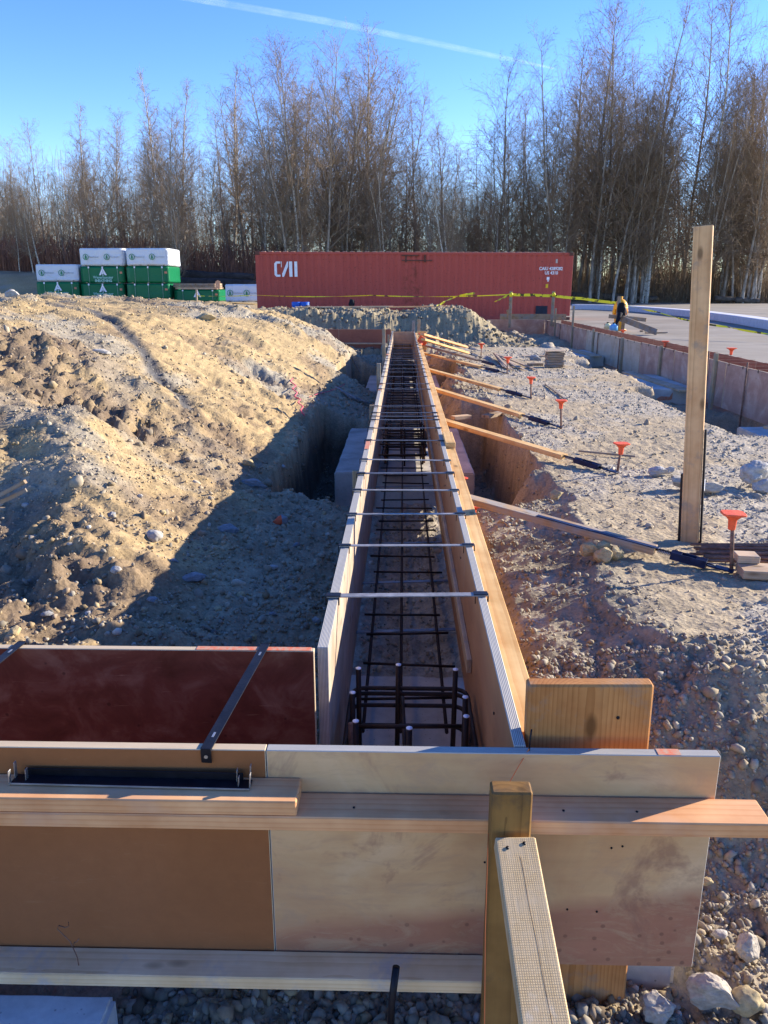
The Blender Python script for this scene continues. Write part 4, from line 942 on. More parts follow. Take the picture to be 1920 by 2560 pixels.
# rebar bundle, boards, stick
t = empty('rebar_bundle', at_z(1600, 1190, -.3), 'bundle of rusty bars lying behind the nearest orange cap', 'rebar')
for i in range(11):
    p = at_z(1492 + rnd.uniform(-4, 34), 1176 + i * 3.4, -.285 + .012 * (i % 3)); a = rnd.uniform(-.06, .08) - .05
    tube('bar', [p, p + Vector((1.3, a, 0))], .0075, M['rusty_bar'], t, 6)
p = at_z(1625, 1232, -.27)
o = tag(beam('loose_board', p + Vector((-.06, .0, 0)), p + Vector((.8, -.12, 0)), .13, .04, (0, 1, 0), M['pale'], None, .003), 'thick pale board at the foot of the nearest capped stake', 'board')
block(1611, 1211, .10, .085, .035, -.1, 'pale', 'small wood block sitting on the thick board', z=-.248)
tag(beam('loose_stick', at_z(1250, 974, -.285), at_z(1373, 986, -.285), .018, .015, (0, 1, 0), M['old'], None), 'thin dark stick lying on the gravel before the tall post', 'stick')
tag(beam('loose_stick', at_z(1178, 830, -.285), at_z(1221, 862, -.285), .02, .015, (0, 1, 0), M['old'], None), 'thin dark stick lying between the third and fourth capped stakes', 'stick')
# laths bundle
p = at_z(1095, 790, -.29); t = empty('lath_bundle', p, 'fan of pale laths lying on the gravel behind the capped stake', 'laths')
for i in range(12):
    a = at_z(1066 + i * 1.6, 762 + i * .6, -.24 + .01 * (i % 3)); b = at_z(1088 + i * 6.5, 793 + (i % 4) * 2, -.28)
    beam('lath', a, b, .035, .012, (1, 0, 0), M['pale' if i % 3 else 'old'], t, .001)
# stacked wood blocks
p = at_z(1196, 793, -.3); t = empty('cribbing_stack', p, 'stack of short timbers near the right form', 'timber stack')
for i in range(6): beam('timber', p + Vector((-.14 + .012 * (i % 2), 0, .02 + i * .041)), p + Vector((.14 + .01 * ((i * 7) % 3), .02, .02 + i * .041)), .18, .037, (0, 1, 0), M['old'], t, .003)
beam('timber', p + Vector((-.15, .0, .26)), p + Vector((.165, .03, .27)), .19, .014, (0, 1, 0), M['pale'], t, .002)
block(1156, 790, .26, .1, .045, .1, 'old', 'timber offcut left of the stacked timbers', z=-.3)
rock(1158, 778, .10, M['stone_g'], 'pale crumpled lump leaning on the stacked timbers', 0, (1.2, .8, .7), z=-.3)
tag(beam('loose_board', at_z(1128, 770, -.29), at_z(1180, 769, -.27), .12, .03, (0, 1, 0), M['pale'], None), 'pale board lying behind the stacked timbers', 'board')
# sticks and ribbon on the left
tag(beam('loose_stick', at_z(-30, 1085, -.02), at_z(55, 1040, .08), .03, .02, (0, 1, 0), M['old'], None), 'upper broken lath stuck in the mound at the left edge', 'stick')
tag(beam('loose_stick', at_z(-30, 1100, -.06), at_z(57, 1058, .02), .03, .02, (0, 1, 0), M['old'], None), 'lower broken lath stuck in the mound at the left edge', 'stick')
pts = [surf_hit(a, b) + Vector((0, -.02, .03 + .02 * (i % 2))) for i, (a, b) in enumerate(((633, 822), (628, 832), (640, 838), (632, 848), (643, 853), (637, 865), (650, 868), (644, 878), (655, 884), (650, 895), (658, 903)))]
tag(tube('ribbon', pts, .007, M['pink'], None, 5), 'tangled pink ribbon on the right flank of the mound', 'ribbon')
pts = [surf_hit(a, b) + Vector((0, 0, .02)) for a, b in ((668, 861), (690, 853), (712, 848), (735, 838), (745, 832))]
tag(tube('string_line', pts, .005, M['pink'], None, 5), 'thin pink string running down to the trench', 'string')
for i in range(7):
    a = surf_hit(725 + i * 5, 840 + i * 4) + Vector((0, 0, .03)); b = surf_hit(770 + i * 9, 868 + i * 3) + Vector((0, 0, .04))
    tag(beam('loose_stick', a, b, .025, .015, (0, 1, 0), M['grey'], None), 'dark lath lying down the trench bank beside the footing', 'stick', 'laths on the shaded trench bank')
for i in range(4):
    a = surf_hit(757 + i * 3, 770 + i * 2) + Vector((0, 0, .03)); b = surf_hit(782 + i * 5, 815 + i * 4) + Vector((0, 0, .04))
    tag(beam('loose_stick', a, b, .02, .015, (0, 1, 0), M['grey'], None), 'dark lath leaning down beside the end of the mound', 'stick', 'laths at the end of the mound')
# stub of bar in front of the lower timber
tag(tube('steel_pin', [at_y(841, 2212, 1.36) + Vector((0, 0, -.12)), at_y(846, 2165, 1.375), at_y(856, 2089, 1.39)], .0085, M['black'], None, 10), 'dark steel pin standing in front of the lower timber', 'pin')
tag(beam('wood_block', (.1, 1.2, -.79), (.12, 1.32, -.785), .03, .012, (1, 0, 0), M['old'], None), 'thin splinter on the dark gravel below the lower timber', 'stick') if False else None
# ================================================================== lettering
def glyphs(name, s, size, mat, parent, M4, ext=.002, bold=0.0, xs=1.0, align='CENTER'):
    cu = bpy.data.curves.new(name, 'FONT'); cu.body = s; cu.size = size; cu.extrude = ext; cu.offset = bold; cu.align_x = align; cu.resolution_u = 3
    tmp = bpy.data.objects.new('tmp', cu); COL.objects.link(tmp)
    bpy.context.view_layer.update(); me = bpy.data.meshes.new_from_object(tmp.evaluated_get(bpy.context.evaluated_depsgraph_get()))
    bpy.data.objects.remove(tmp); 
    for v in me.vertices: v.co.x *= xs
    me.materials.clear(); return link(name, me, mat, parent, M4)
def plane_mat(o, X, Y): X = Vector(X).normalized(); Y = Vector(Y); Z = X.cross(Y); m = Matrix((X, Y, Z)).transposed().to_4x4(); m.translation = o; return m
def poly(name, polys, th, mat, parent, M4):
    bm = bmesh.new()
    for pl in polys:
        a = [bm.verts.new((x, y, 0)) for x, y in pl]; b = [bm.verts.new((x, y, th)) for x, y in pl]; n = len(pl)
        bm.faces.new(a[::-1]); bm.faces.new(b)
        for i in range(n): bm.faces.new((a[i], a[(i + 1) % n], b[(i + 1) % n], b[i]))
    bmesh.ops.triangulate(bm, faces=[f for f in bm.faces if len(f.verts) > 4])
    me = bpy.data.meshes.new(name); bm.to_mesh(me); bm.free(); return link(name, me, mat, parent, M4)
# ================================================================== shipping container
CL, CH, CW = 11.45, 2.40, 2.28
cz = -.21; c0 = Vector((-5.22, 28.9, cz)); c1 = at_y(1233, 690, 29.9); cdv = Vector((c1.x - c0.x, 1.0, 0)).normalized(); cnv = Vector((cdv.y, -cdv.x, 0))   # cnv faces the camera
k = N('faded_red_container_paint', .62); v = k.coord((1, 1, 1), rand=False)
st = k.n('ShaderNodeMapping'); st.inputs['Scale'].default_value = (5.5, 5.5, .35); k.l(v, st.inputs['Vector'])
s1 = k.noise(st.outputs[0], 2.6, 6, .7); s2 = k.noise(v, 5, 6, .7)
base = k.mix(k.noise(v, .8, 4), (.38, .068, .05), (.45, .092, .068))
c = k.mix(k.ramp(s1, [(.59, (0,) * 3), (.67, (.9,) * 3)]), base, (.09, .028, .022))
sep = k.n('ShaderNodeSeparateXYZ'); k.l(v, sep.inputs[0])
def band(k, s, c0_, w_):
    a = k.n('ShaderNodeMath', operation='SUBTRACT'); a.inputs[1].default_value = c0_; k.l(s, a.inputs[0])
    b = k.n('ShaderNodeMath', operation='ABSOLUTE'); k.l(a.outputs[0], b.inputs[0]); m = k.n('ShaderNodeMapRange'); m.inputs[1].default_value = w_; m.inputs[2].default_value = w_ * .6; k.l(b.outputs[0], m.inputs[0]); return m.outputs[0]
bx_ = band(k, sep.outputs[0], CL * .49, .42)
mu = k.n('ShaderNodeMath', operation='MULTIPLY'); k.l(bx_, mu.inputs[0]); k.l(k.ramp(s2, [(.48, (0,) * 3), (.62, (.75,) * 3)]), mu.inputs[1])
c = k.mix(mu.outputs[0], c, (.19, .045, .025))
lo_ = band(k, sep.outputs[2], .42, .10); mu2 = k.n('ShaderNodeMath', operation='MULTIPLY'); k.l(lo_, mu2.inputs[0]); k.l(k.ramp(k.noise(v, 3.2, 5, .7), [(.52, (0,) * 3), (.6, (1,) * 3)]), mu2.inputs[1])
c = k.mix(mu2.outputs[0], c, (.06, .02, .016))
c = k.mix(k.ramp(k.noise(v, 14, 3), [(.7, (0,) * 3), (.76, (.8,) * 3)]), c, (.08, .03, .02))
k.col(c); k.bump(k.noise(v, 30, 3), .15, .003); M['cont'] = k.m
M['cont_roof'] = mat_plain('rusty_container_roof', (.50, .28, .20), .7, .1, .3, 6)
M['letter'] = mat_plain('white_container_lettering', (.78, .80, .82), .6, 0, .12, 14)
M['yellow'] = mat_plain('yellow_sticker', (.75, .50, .03), .6, 0, .1)
t = empty('shipping_container', c0, None, 'shipping container'); t['label'] = 'long faded red shipping container with white lettering and rust streaks'
CM = plane_mat(c0, cdv, (0, 0, 1))           # local x along, y up, z towards camera
def cbox(name, x0, x1, h0, h1, d0, d1, mat, bev=.004, par=None):
    me = box_mesh(name, x1 - x0, h1 - h0, d1 - d0, bev); return link(name, me, mat, par or t, CM @ Matrix.Translation(((x0 + x1) / 2, (h0 + h1) / 2, (d0 + d1) / 2)))
# corrugated sheets
def corrug(name, x0, x1, h0, h1, d, depth, par, flip=1):
    V = []; Fc = []; x = x0; pr = []
    per = (x1 - x0) / round((x1 - x0) / .262)
    while x < x1 - .001:
        pr += [(x, 0), (x + per * .27, 0), (x + per * .50, -depth), (x + per * .77, -depth)]; x += per
    pr.append((x1, 0))
    for a, b in pr: V += [(a, h0, d + b), (a, h1, d + b)]
    for i in range(len(pr) - 1): Fc.append((i * 2, i * 2 + 2, i * 2 + 3, i * 2 + 1) if flip > 0 else (i * 2, i * 2 + 1, i * 2 + 3, i * 2 + 2))
    return link(name, raw_mesh(name, V, Fc), M['cont'], par, CM)
sw = corrug('side_wall', .15, CL - .15, .16, CH - .10, -.012, .034, t)
corrug('side_wall', .15, CL - .15, .16, CH - .10, -CW + .046, .034, t, -1)
cbox('bottom_rail', .15, CL - .15, .02, .16, -.07, .0, M['cont']); cbox('top_rail', .15, CL - .15, CH - .10, CH - .02, -.06, .0, M['cont'])
for x0 in (0, CL - .15):
    cbox('corner_post', x0, x0 + .15, .16, CH - .12, -.14, .0, M['cont']); cbox('corner_post', x0, x0 + .15, .16, CH - .12, -CW, -CW + .14, M['cont'])
    for h0 in (0, CH - .12):
        for d0 in (-.16, -CW + .004): cbox('corner_casting', x0 - .004, x0 + .17, h0, h0 + .12, d0, d0 + .162, mat_plain('rusty_casting', (.13, .06, .045), .8, .2) if (x0 == 0 and h0 == 0 and d0 == -.16) else bpy.data.materials['rusty_casting'], .012)
cbox('end_wall', CL - .06, CL - .02, .16, CH - .1, -CW + .14, -.14, M['cont']); cbox('end_wall', .02, .06, .16, CH - .1, -CW + .14, -.14, M['cont'])
for i in range(42):
    a = .2 + i * .2625; cbox('roof_rib', a, a + .16, CH - .02, CH + .008, -CW + .08, -.02, M['cont_roof'], .01)
cbox('roof_sheet', .15, CL - .15, CH - .03, CH - .015, -CW + .05, -.06, M['cont_roof'])
cbox('vent_opening', CL * .888, CL * .926, .18, .52, -.045, .003, mat_plain('dark_opening', (.012, .02, .04), .4, 0), .002)
for a, b, c_, d_ in ((CL * .455, CL * .55, CH - .32, CH - .28), (CL * .465, CL * .47, CH - .36, CH - .1), (CL * .525, CL * .53, CH - .36, CH - .1), (CL * .455, CL * .505, CH - .15, CH - .11)):
    cbox('welded_frame', a, b, c_, d_, -.03, .006, bpy.data.materials['rusty_casting'], .002)
# big letters
S = .52; lx, lh = .66, 1.54
def LM(x, h, d=.001): return CM @ Matrix.Translation((x, h, d))
Cc = [(.12, 0), (.0, .12), (0, .86), (.12, 1), (.42, 1), (.42, .86), (.20, .86), (.17, .80), (.17, .18), (.20, .14), (.40, .14), (.40, 0)]
poly('letter_C', [[(x * S, y * S) for x, y in Cc][::-1]], .003, M['letter'], sw, LM(lx, lh)).name = 'letter'
poly('letter_A', [[(x * S, y * S) for x, y in q] for q in ([(.50, 0), (.62, 0), (.92, .70), (.92, 1.0), (.86, 1.0), (.50, .20)], [(1.0, 0), (1.2, 0), (1.2, 1.0), (.98, 1.0), (.98, .40)])], .003, M['letter'], sw, LM(lx + .01, lh)).name = 'letter'
poly('letter_I', [[(1.36 * S, 0), (1.56 * S, 0), (1.56 * S, S), (1.36 * S, S)]], .003, M['letter'], sw, LM(lx, lh)).name = 'letter'
poly('letter_bit', [[(.46 * S, .62 * S), (.50 * S, .62 * S), (.50 * S, S), (.46 * S, S)]], .003, M['letter'], sw, LM(lx, lh)).name = 'letter'
glyphs('container_number', 'CAIU 4289282', .155, M['letter'], sw, LM(CL * .930, 1.78), .002, .004, .92)
glyphs('container_number', 'US 4310', .155, M['letter'], sw, LM(CL * .932, 1.63), .002, .004, .92)
poly('mark', [[(0, .06), (.10, .06), (.10, .16), (0, .16)], [(.03, 0), (.08, 0), (.08, .05), (.03, .05)]], .003, M['letter'], sw, LM(CL * .918, 1.38)); 
poly('sticker', [[(0, 0), (.09, 0), (.09, .13), (0, .13)]], .003, M['yellow'], sw, LM(CL * .916, 1.16)); poly('sticker', [[(0, 0), (.07, 0), (.07, .14), (0, .14)]], .003, M['stone'], sw, LM(CL * .944, 2.02))
# ================================================================== spoil-top boards, tubs, tape
tag(beam('loose_board', at_y(641, 664, 22.2), at_y(850, 662.5, 22.6), .18, .04, (0, 1, 0), M['pale'], None), 'long white board lying on the spoil heap, left piece', 'board')
tag(beam('loose_board', at_y(840, 663.5, 22.4), at_y(975, 662, 23.0), .15, .04, (0, 1, 0), M['fresh'], None), 'long pinkish board lying on the spoil heap, right piece', 'board')
for (px, lab) in ((640.5, 'left blue plastic tub in front of the red container'), (658.5, 'right blue plastic tub in front of the red container')):
    q = at_y(px, 664, 27.6); t = empty('plastic_tub', (q.x, q.y, -.2), lab, 'tub')
    V = []; prof = [(.13, .0), (.14, .02), (.155, .3), (.165, .31), (.165, .325), (.155, .33), (.165, .345), (.165, .36), (.135, .36), (.13, .335)]
    n = 20; V = [(r_ * math.cos(2 * math.pi * k / n), r_ * math.sin(2 * math.pi * k / n), h_ * 1.9) for r_, h_ in prof for k in range(n)]
    Fc = [(i * n + k, i * n + (k + 1) % n, (i + 1) * n + (k + 1) % n, (i + 1) * n + k) for i in range(len(prof) - 1) for k in range(n)] + [tuple(range(n))[::-1]]
    link('tub', raw_mesh('tub', V, Fc, True), M['bluepl'], t, Matrix.Translation((q.x, q.y, -.2)))
    link('lid', raw_mesh('lid', [(.15 * math.cos(2 * math.pi * k / n), .15 * math.sin(2 * math.pi * k / n), z_) for z_ in (.655, .69) for k in range(n)], [tuple(range(n, 2 * n)), tuple(range(n))[::-1]] + [(k, (k + 1) % n, n + (k + 1) % n, n + k) for k in range(n)], False), M['bluepl'], t, Matrix.Translation((q.x, q.y, -.2)))
q = at_y(760, 655, 27.8); rm = RM[1].copy(); rm.materials.append(M['clothblack'])
o = bpy.data.objects.new('bag', rm); COL.objects.link(o); o.location = (q.x, q.y, q.z - .03); o.scale = (.11, .1, .17); tag(o, 'small black bag behind the spoil heap against the container', 'bag')
k = N('yellow_caution_tape', .5); v = k.coord((1, 1, 1), rand=False); k.col(k.mix(k.ramp(k.noise(v, 5, 3), [(.56, (0,) * 3), (.6, (1,) * 3)]), (.80, .68, .03), (.08, .07, .02))); M['tape'] = k.m
def tape(name, pts, w_, label, tw=.0):
    pts = [Vector(p) for p in pts]; V = []; n = 10; P_ = []
    for a, b in zip(pts, pts[1:]):
        for i in range(n):
            s = i / n; P_.append(a.lerp(b, s) - Vector((0, 0, (a - b).length * .012 * 4 * s * (1 - s))))
    P_.append(pts[-1]); c = P_[0]
    Fc = []
    for i, p in enumerate(P_):
        ang = tw * i + .5 * math.sin(i * .8) * (tw > 0); dz = Vector((0, math.sin(ang), math.cos(ang))) * w_ / 2; th = Vector((0, .002, 0))
        V += [p - c - dz - th, p - c + dz - th, p - c + dz + th, p - c - dz + th]
    for i in range(len(P_) - 1):
        a = i * 4
        for j in range(4): Fc.append((a + j, a + (j + 1) % 4, a + 4 + (j + 1) % 4, a + 4 + j))
    return tag(link(name, raw_mesh(name, V, Fc), M['tape'], None, Matrix.Translation(c)), label, 'caution tape')
yA = 24.0
tape('caution_tape', [at_y(425, 639, 24.6), at_y(552, 637.5, 24.5), at_y(800, 638, 24.3), at_y(1104, 636, 23.8)], .028, 'thin yellow tape stretched along the red container', .45)
tape('caution_tape', [at_y(943, 662, 23.0), at_y(965, 649, 23.2), at_y(985, 641, 23.4), at_y(1003, 636.5, 23.4), at_y(1026, 633, 23.4)], .06, 'loose yellow tape rising from the spoil heap', .1)
tape('caution_tape', [at_y(1100, 636, 23.8), at_y(1085, 644, 23.7), at_y(1068, 652, 23.6)], .06, 'short yellow tape end fluttering left of the first tape post', .1)
tape('caution_tape', [at_y(1106, 636.5, 23.8), at_y(1150, 637, 23.7), at_y(1196, 639, 23.6)], .075, 'yellow tape between the two posts in front of the container', .0)
tape('caution_tape', [at_y(1197, 639, 23.6), at_y(1260, 645, 22.9), at_y(1330, 654, 22.2)], .075, 'yellow tape from the second post to the hydrant', .0)
tape('caution_tape', [at_y(1340, 654, 22.2), at_y(1420, 674, 20.5), at_y(1500, 695, 19.5), at_y(1570, 706, 18.7), at_y(1665, 722, 18.0)], .045, 'sagging yellow tape running off to the right edge', .35)
def tpost(px, pt_, pb_, yy, lab, w_=.085, knot=True, m='old'):
    a = at_y(px, pt_, yy); b = at_y(px - 1, pb_, yy); t = empty('wood_post', b, lab, 'post')
    beam('timber', (a.x, yy, b.z - .3), a, w_, .04, (1, 0, 0), M[m], t, .003)
    if knot:
        kn = rock_mesh(px, 2, .1); kn.materials.append(M['tape']); link('tape_knot', kn, M['tape'], t, Matrix.Translation((a.x, yy - .04, a.z - .1)) @ Matrix.Diagonal((.06, .05, .07, 1)))
    return t
tpost(1104, 629, 686, 23.8, 'left tape post in front of the container'); tpost(1196, 629, 682, 23.6, 'right tape post with a yellow knot in front of the container')
tpost(1338, 640, 704, 22.0, 'tape post beside the hydrant', knot=False); tpost(1349, 665, 706, 21.9, 'short post under the black jacket', knot=False); tpost(458, 722, 742, 24.6, 'x', knot=False) if False else None
tag(beam('batter_board', at_y(1080, 684, 24.2), at_y(1223, 684.5, 23.9), .16, .035, (0, 0, 1), M['old'], None), 'horizontal batter board nailed low before the container', 'board')
tag(beam('stake', at_y(1101, 690, 23.9), at_y(1097, 669, 23.9), .09, .03, (1, 0, 0), M['old'], None), 'short stake leaning against the left end of the batter board', 'stake')
tag(beam('batter_board', at_y(1315, 683, 21.9), at_y(1396, 691, 21.5), .10, .035, (0, 0, 1), M['old'], None), 'horizontal board nailed to the post under the jacket', 'board')
tag(beam('plank', at_y(1337, 686, 21.9), at_y(1418, 717, 20.4), .16, .04, (0, 0, 1), M['old'], None), 'sloping plank propped on the slab beside the hydrant', 'plank')
tag(beam('plank', at_z(1385, 715, -.17), at_z(1418, 712, -.17), .09, .03, (0, 1, 0), M['old'], None), 'flat offcut lying under the sloping plank', 'plank')
tag(beam('plank', at_z(1395, 719, -.17), at_z(1440, 718, -.17), .09, .03, (0, 1, 0), M['old'], None), 'flat offcut at the toe of the sloping plank', 'plank')
# hydrant
hb = at_y(1339, 684, 22.6); hb.z = -.2; t = empty('fire_hydrant', hb, 'yellow fire hydrant behind the hanging black jacket', 'hydrant')
def lathe(name, prof, mat, par, loc, n=20, rot=None):
    V = [(r_ * math.cos(2 * math.pi * k / n), r_ * math.sin(2 * math.pi * k / n), h_) for r_, h_ in prof for k in range(n)]
    Fc = [(i * n + k, i * n + (k + 1) % n, (i + 1) * n + (k + 1) % n, (i + 1) * n + k) for i in range(len(prof) - 1) for k in range(n)]
    m_ = Matrix.Translation(loc)
    if rot: m_ = m_ @ rot
    return link(name, raw_mesh(name, V, Fc, True), mat, par, m_)
hh = at_y(1341, 640, 22.6).z + .2
lathe('barrel', [(.0, 0), (.2, 0), (.2, .04), (.15, .06), (.145, hh * .62), (.2, hh * .64), (.2, hh * .69), (.0, hh * .69)], M['hydrant'], t, hb)
lathe('bonnet', [(.19, hh * .69), (.19, hh * .74), (.15, hh * .83), (.09, hh * .90), (.04, hh * .92), (.04, hh), (.0, hh)], M['hydrant'], t, hb)
for s in (-1, 1): lathe('nozzle', [(.0, .0), (.06, .0), (.06, .15), (.075, .15), (.075, .2), (.0, .2)], M['hydrant'], t, hb + Vector((0, 0, hh * .55)), 14, Matrix.Rotation(s * math.pi / 2, 4, 'Y'))
lathe('nozzle', [(.0, .0), (.08, .0), (.08, .15), (.095, .15), (.095, .2), (.0, .2)], M['hydrant'], t, hb + Vector((0, 0, hh * .52)), 14, Matrix.Rotation(math.pi / 2, 4, 'X'))
# jacket: hanging cloth with sleeve
q = at_y(1345, 662, 21.8); t = empty('black_jacket', q, 'black jacket with a trailing strap hung over the post', 'jacket')
bm = bmesh.new(); rows = []
for i, (px0, px1, py_) in enumerate(((1339, 1346, 654), (1336, 1350, 658), (1334, 1351, 667), (1334, 1351, 675), (1337, 1351, 682), (1338, 1349, 688))):
    for_row = []
    for j in range(13):
        s = j / 12; a = at_y(px0 + (px1 - px0) * s, py_ + 1.2 * math.sin(j), 21.82); ring_y = -.07 * math.sin(math.pi * s) + .018 * math.sin(j * 2.1 + i)
        for_row.append((a + Vector((0, ring_y, 0)), a + Vector((0, .03, 0))))
    rows.append(for_row)
F1 = [[bm.verts.new(a - q) for a, b in r_] for r_ in rows]; F2 = [[bm.verts.new(b - q) for a, b in r_] for r_ in rows]
for i in range(len(rows) - 1):
    for j in range(12):
        bm.faces.new((F1[i][j], F1[i + 1][j], F1[i + 1][j + 1], F1[i][j + 1])); bm.faces.new((F2[i][j], F2[i][j + 1], F2[i + 1][j + 1], F2[i + 1][j]))
for i in range(len(rows) - 1):
    bm.faces.new((F1[i][0], F2[i][0], F2[i + 1][0], F1[i + 1][0])); bm.faces.new((F1[i][12], F1[i + 1][12], F2[i + 1][12], F2[i][12]))
for j in range(12): bm.faces.new((F1[0][j], F1[0][j + 1], F2[0][j + 1], F2[0][j])); bm.faces.new((F1[-1][j], F2[-1][j], F2[-1][j + 1], F1[-1][j + 1]))
me = bpy.data.meshes.new('body'); bm.to_mesh(me); bm.free(); me.polygons.foreach_set('use_smooth', [True] * len(me.polygons)); link('body', me, M['clothblack'], t, Matrix.Translation(q))
tube('sleeve', [at_y(1340, 676, 21.75), at_y(1336, 688, 21.7), at_y(1331, 698, 21.6), at_y(1326, 711, 21.5)], [.07, .055, .04, .03], M['clothblack'], t, 8)
tube('strap', [at_y(1347, 658, 21.8), at_y(1352, 668, 21.8), at_y(1355, 682, 21.8), at_y(1364, 690, 21.8)], .015, mat_plain('grey_strap', (.30, .28, .25), .8), t, 6)
q = at_z(1322, 711, -.05)
def small_jug(q, mat, lab, s=.1, cat='jug'):
    t = empty('jug', q, lab, cat); lathe('body', [(0, 0), (s, .0), (s, s * 1.1), (s * .8, s * 1.4), (s * .3, s * 1.6), (s * .3, s * 1.75), (0, s * 1.75)], mat, t, q); lathe('cap', [(0, s * 1.75), (s * .36, s * 1.75), (s * .36, s * 2.0), (0, s * 2.0)], M['clothblack'], t, q)
small_jug(at_y(1325, 714, 20.5), mat_plain('light_blue_plastic', (.12, .36, .62), .5), 'small light blue jug beside the jacket sleeve'); small_jug(at_y(1312, 711, 21.0), mat_plain('cream_plastic', (.55, .55, .30), .6), 'small cream coloured jug left of the blue one', .09)
# ================================================================== wrapped timber bundles
k = N('white_wrap', .5); v = k.coord((1, 1, 1), rand=True); w1 = k.noise(v, 1.6, 5, .6, 1.2); k.col((.62, .66, .70)); k.bump(w1, .9, .12); M['wrap'] = k.m
k = N('green_wrap', .35); v = k.coord((1, 1, 1), rand=True); k.col((.006, .14, .055)); k.bump(k.noise(v, 1.5, 5, .6, 1), .5, .06); M['gwrap'] = k.m
M['logo_g'] = mat_plain('green_print', (.02, .22, .09), .6); M['logo_d'] = mat_plain('grey_print', (.22, .26, .26), .6); M['logo_p'] = mat_plain('pale_green_print', (.30, .55, .46), .6)
YB = 41.0
def unit(px0, px1, pyt, pyb, kind, lab, dy=0.0, dep=1.3):
    a, b = at_y(px0, pyt, YB + dy), at_y(px1, pyb, YB + dy); x0, x1, z1, z0 = a.x, b.x, a.z, b.z
    t = empty('lumber_bundle', ((x0 + x1) / 2, YB + dy, z0), lab, 'lumber bundle')
    W_, H_ = x1 - x0, z1 - z0; m = M['wrap'] if kind != 'green' and kind != 'plain' else M['gwrap']
    bm = bmesh.new(); bmesh.ops.create_cube(bm, size=1)
    for v in bm.verts: v.co = Vector((v.co.x * W_, v.co.y * dep, v.co.z * H_))
    bmesh.ops.bevel(bm, geom=bm.edges[:], offset=.035, segments=2, affect='EDGES')
    bmesh.ops.subdivide_edges(bm, edges=[e for e in bm.edges if e.calc_length() > .3], cuts=10, use_grid_fill=True)
    from mathutils import noise as mn
    for v in bm.verts: v.co += Vector((0, 1, .6)) * .018 * mn.noise(v.co * 2.2 + Vector((px0, 0, 0))) + Vector((1, 0, 0)) * .014 * mn.noise(v.co * 2.5 + Vector((0, px0, 0)))
    me = bpy.data.meshes.new('wrapping'); bm.to_mesh(me); bm.free(); me.polygons.foreach_set('use_smooth', [True] * len(me.polygons))
    wr = link('wrapping', me, m, t, Matrix.Translation(((x0 + x1) / 2, YB + dy + dep / 2 + .03, (z0 + z1) / 2)))
    def at(fx, fz): return plane_mat(Vector((x0 + fx * W_, YB + dy - .012, z0 + fz * H_)), (1, 0, 0), (0, 0, 1))
    if kind == 'white':
        for fx in (.14, .62):
            R0 = .15; ringp = [(R0 * math.cos(a), R0 * math.sin(a)) for a in [i * math.pi / 9 for i in range(18)]]; inn = [(x * .82, y * .82) for x, y in ringp]
            segs = [[ringp[i], ringp[(i + 1) % 18], inn[(i + 1) % 18], inn[i]] for i in range(18)]
            tree_ = [[(-.06, -.02), (.06, -.02), (0, .05)], [(-.075, -.075), (.075, -.075), (0, -.005)], [(-.045, .03), (.045, .03), (0, .10)], [(-.012, -.11), (.012, -.11), (.012, -.07), (-.012, -.07)]]
            poly('emblem', segs + tree_, .004, M['logo_g'], wr, at(fx, .5)); glyphs('brand_text', 'Weyerhaeuser', .085, M['logo_d'], wr, at(fx + .065, .47), .002, 0, 1.0, 'LEFT')
    if kind == 'green':
        poly('emblem', [[(-.20, -.17), (-.10, -.17), (-.055, -.08), (0, .08), (0, .21)], [(.20, -.17), (.10, -.17), (.055, -.08), (0, .08), (0, .21)][::-1], [(-.05, -.10), (.05, -.10), (0, .04)], [(-.015, -.2), (.015, -.2), (.015, -.09), (-.015, -.09)]], .004, M['letter'], wr, at(.52, .68))
        if H_ > .7:
            glyphs('brand_text', 'Weyerhaeuser', .185, M['logo_p'], wr, at(.52, .26), .003, .004, .93); glyphs('brand_text', 'SHEATHING', .17, M['logo_p'], wr, at(.52, .06), .003, .008, .95)
    if kind in ('green', 'plain'):
        for fx in (.2, .52, .86): beam('steel_band', at(fx, 0).translation, at(fx, 1).translation, .02, .004, (1, 0, 0), mat_plain('band', (.20, .30, .24), .5) if 'band' not in bpy.data.materials else bpy.data.materials['band'], t, 0); beam('corner_guard', at(fx, .88).translation, at(fx, .99).translation, .07, .01, (1, 0, 0), M['letter'], t, 0)
        poly('tag', [[(-.06, -.05), (.06, -.05), (.06, .05), (-.06, .05)]], .006, M['orange_paint'], t, at(.94, .62))
    for fx in (.12, .5, .88): beam('bearer', (x0 + fx * W_, YB + dy + .05, z0 + .02), (x0 + fx * W_, YB + dy + dep, z0 + .02), .09, .07, (1, 0, 0), M['old'], t)
    return t
unit(75, 168.5, 571, 607.5, 'white', 'low white wrapped bundle at the left end of the stack'); unit(77, 171, 609, 644, 'green', 'green wrapped bundle under the low white one')
unit(170, 268, 536, 574, 'white', 'creased white wrapped bundle on the middle stack', .15); unit(172, 269, 575.5, 611, 'green', 'green sheathing bundle with white lettering in the middle stack', .1); unit(173, 269, 612.5, 646, 'green', 'lowest green bundle of the middle stack, half hidden', .12)
unit(270.5, 364, 536, 573.5, 'white', 'white wrapped bundle with sunlit end on the right stack', 0, 2.2); unit(272, 365, 575, 611, 'plain', 'plain green bundle with bright sunlit end on the right stack', 0, 2.2); unit(273, 366, 612.5, 646, 'plain', 'bottom green bundle of the right stack, half hidden', .03, 2.2)
unit(375, 474, 626, 652, 'green', 'low green bundle with brown boards on top', .4, 1.6); unit(485.5, 562, 614, 652, 'white', 'small white wrapped bundle beside the red container', -2.0, 1.4)
a, b = at_y(377, 625, YB + .35), at_y(466, 612, YB + .35)
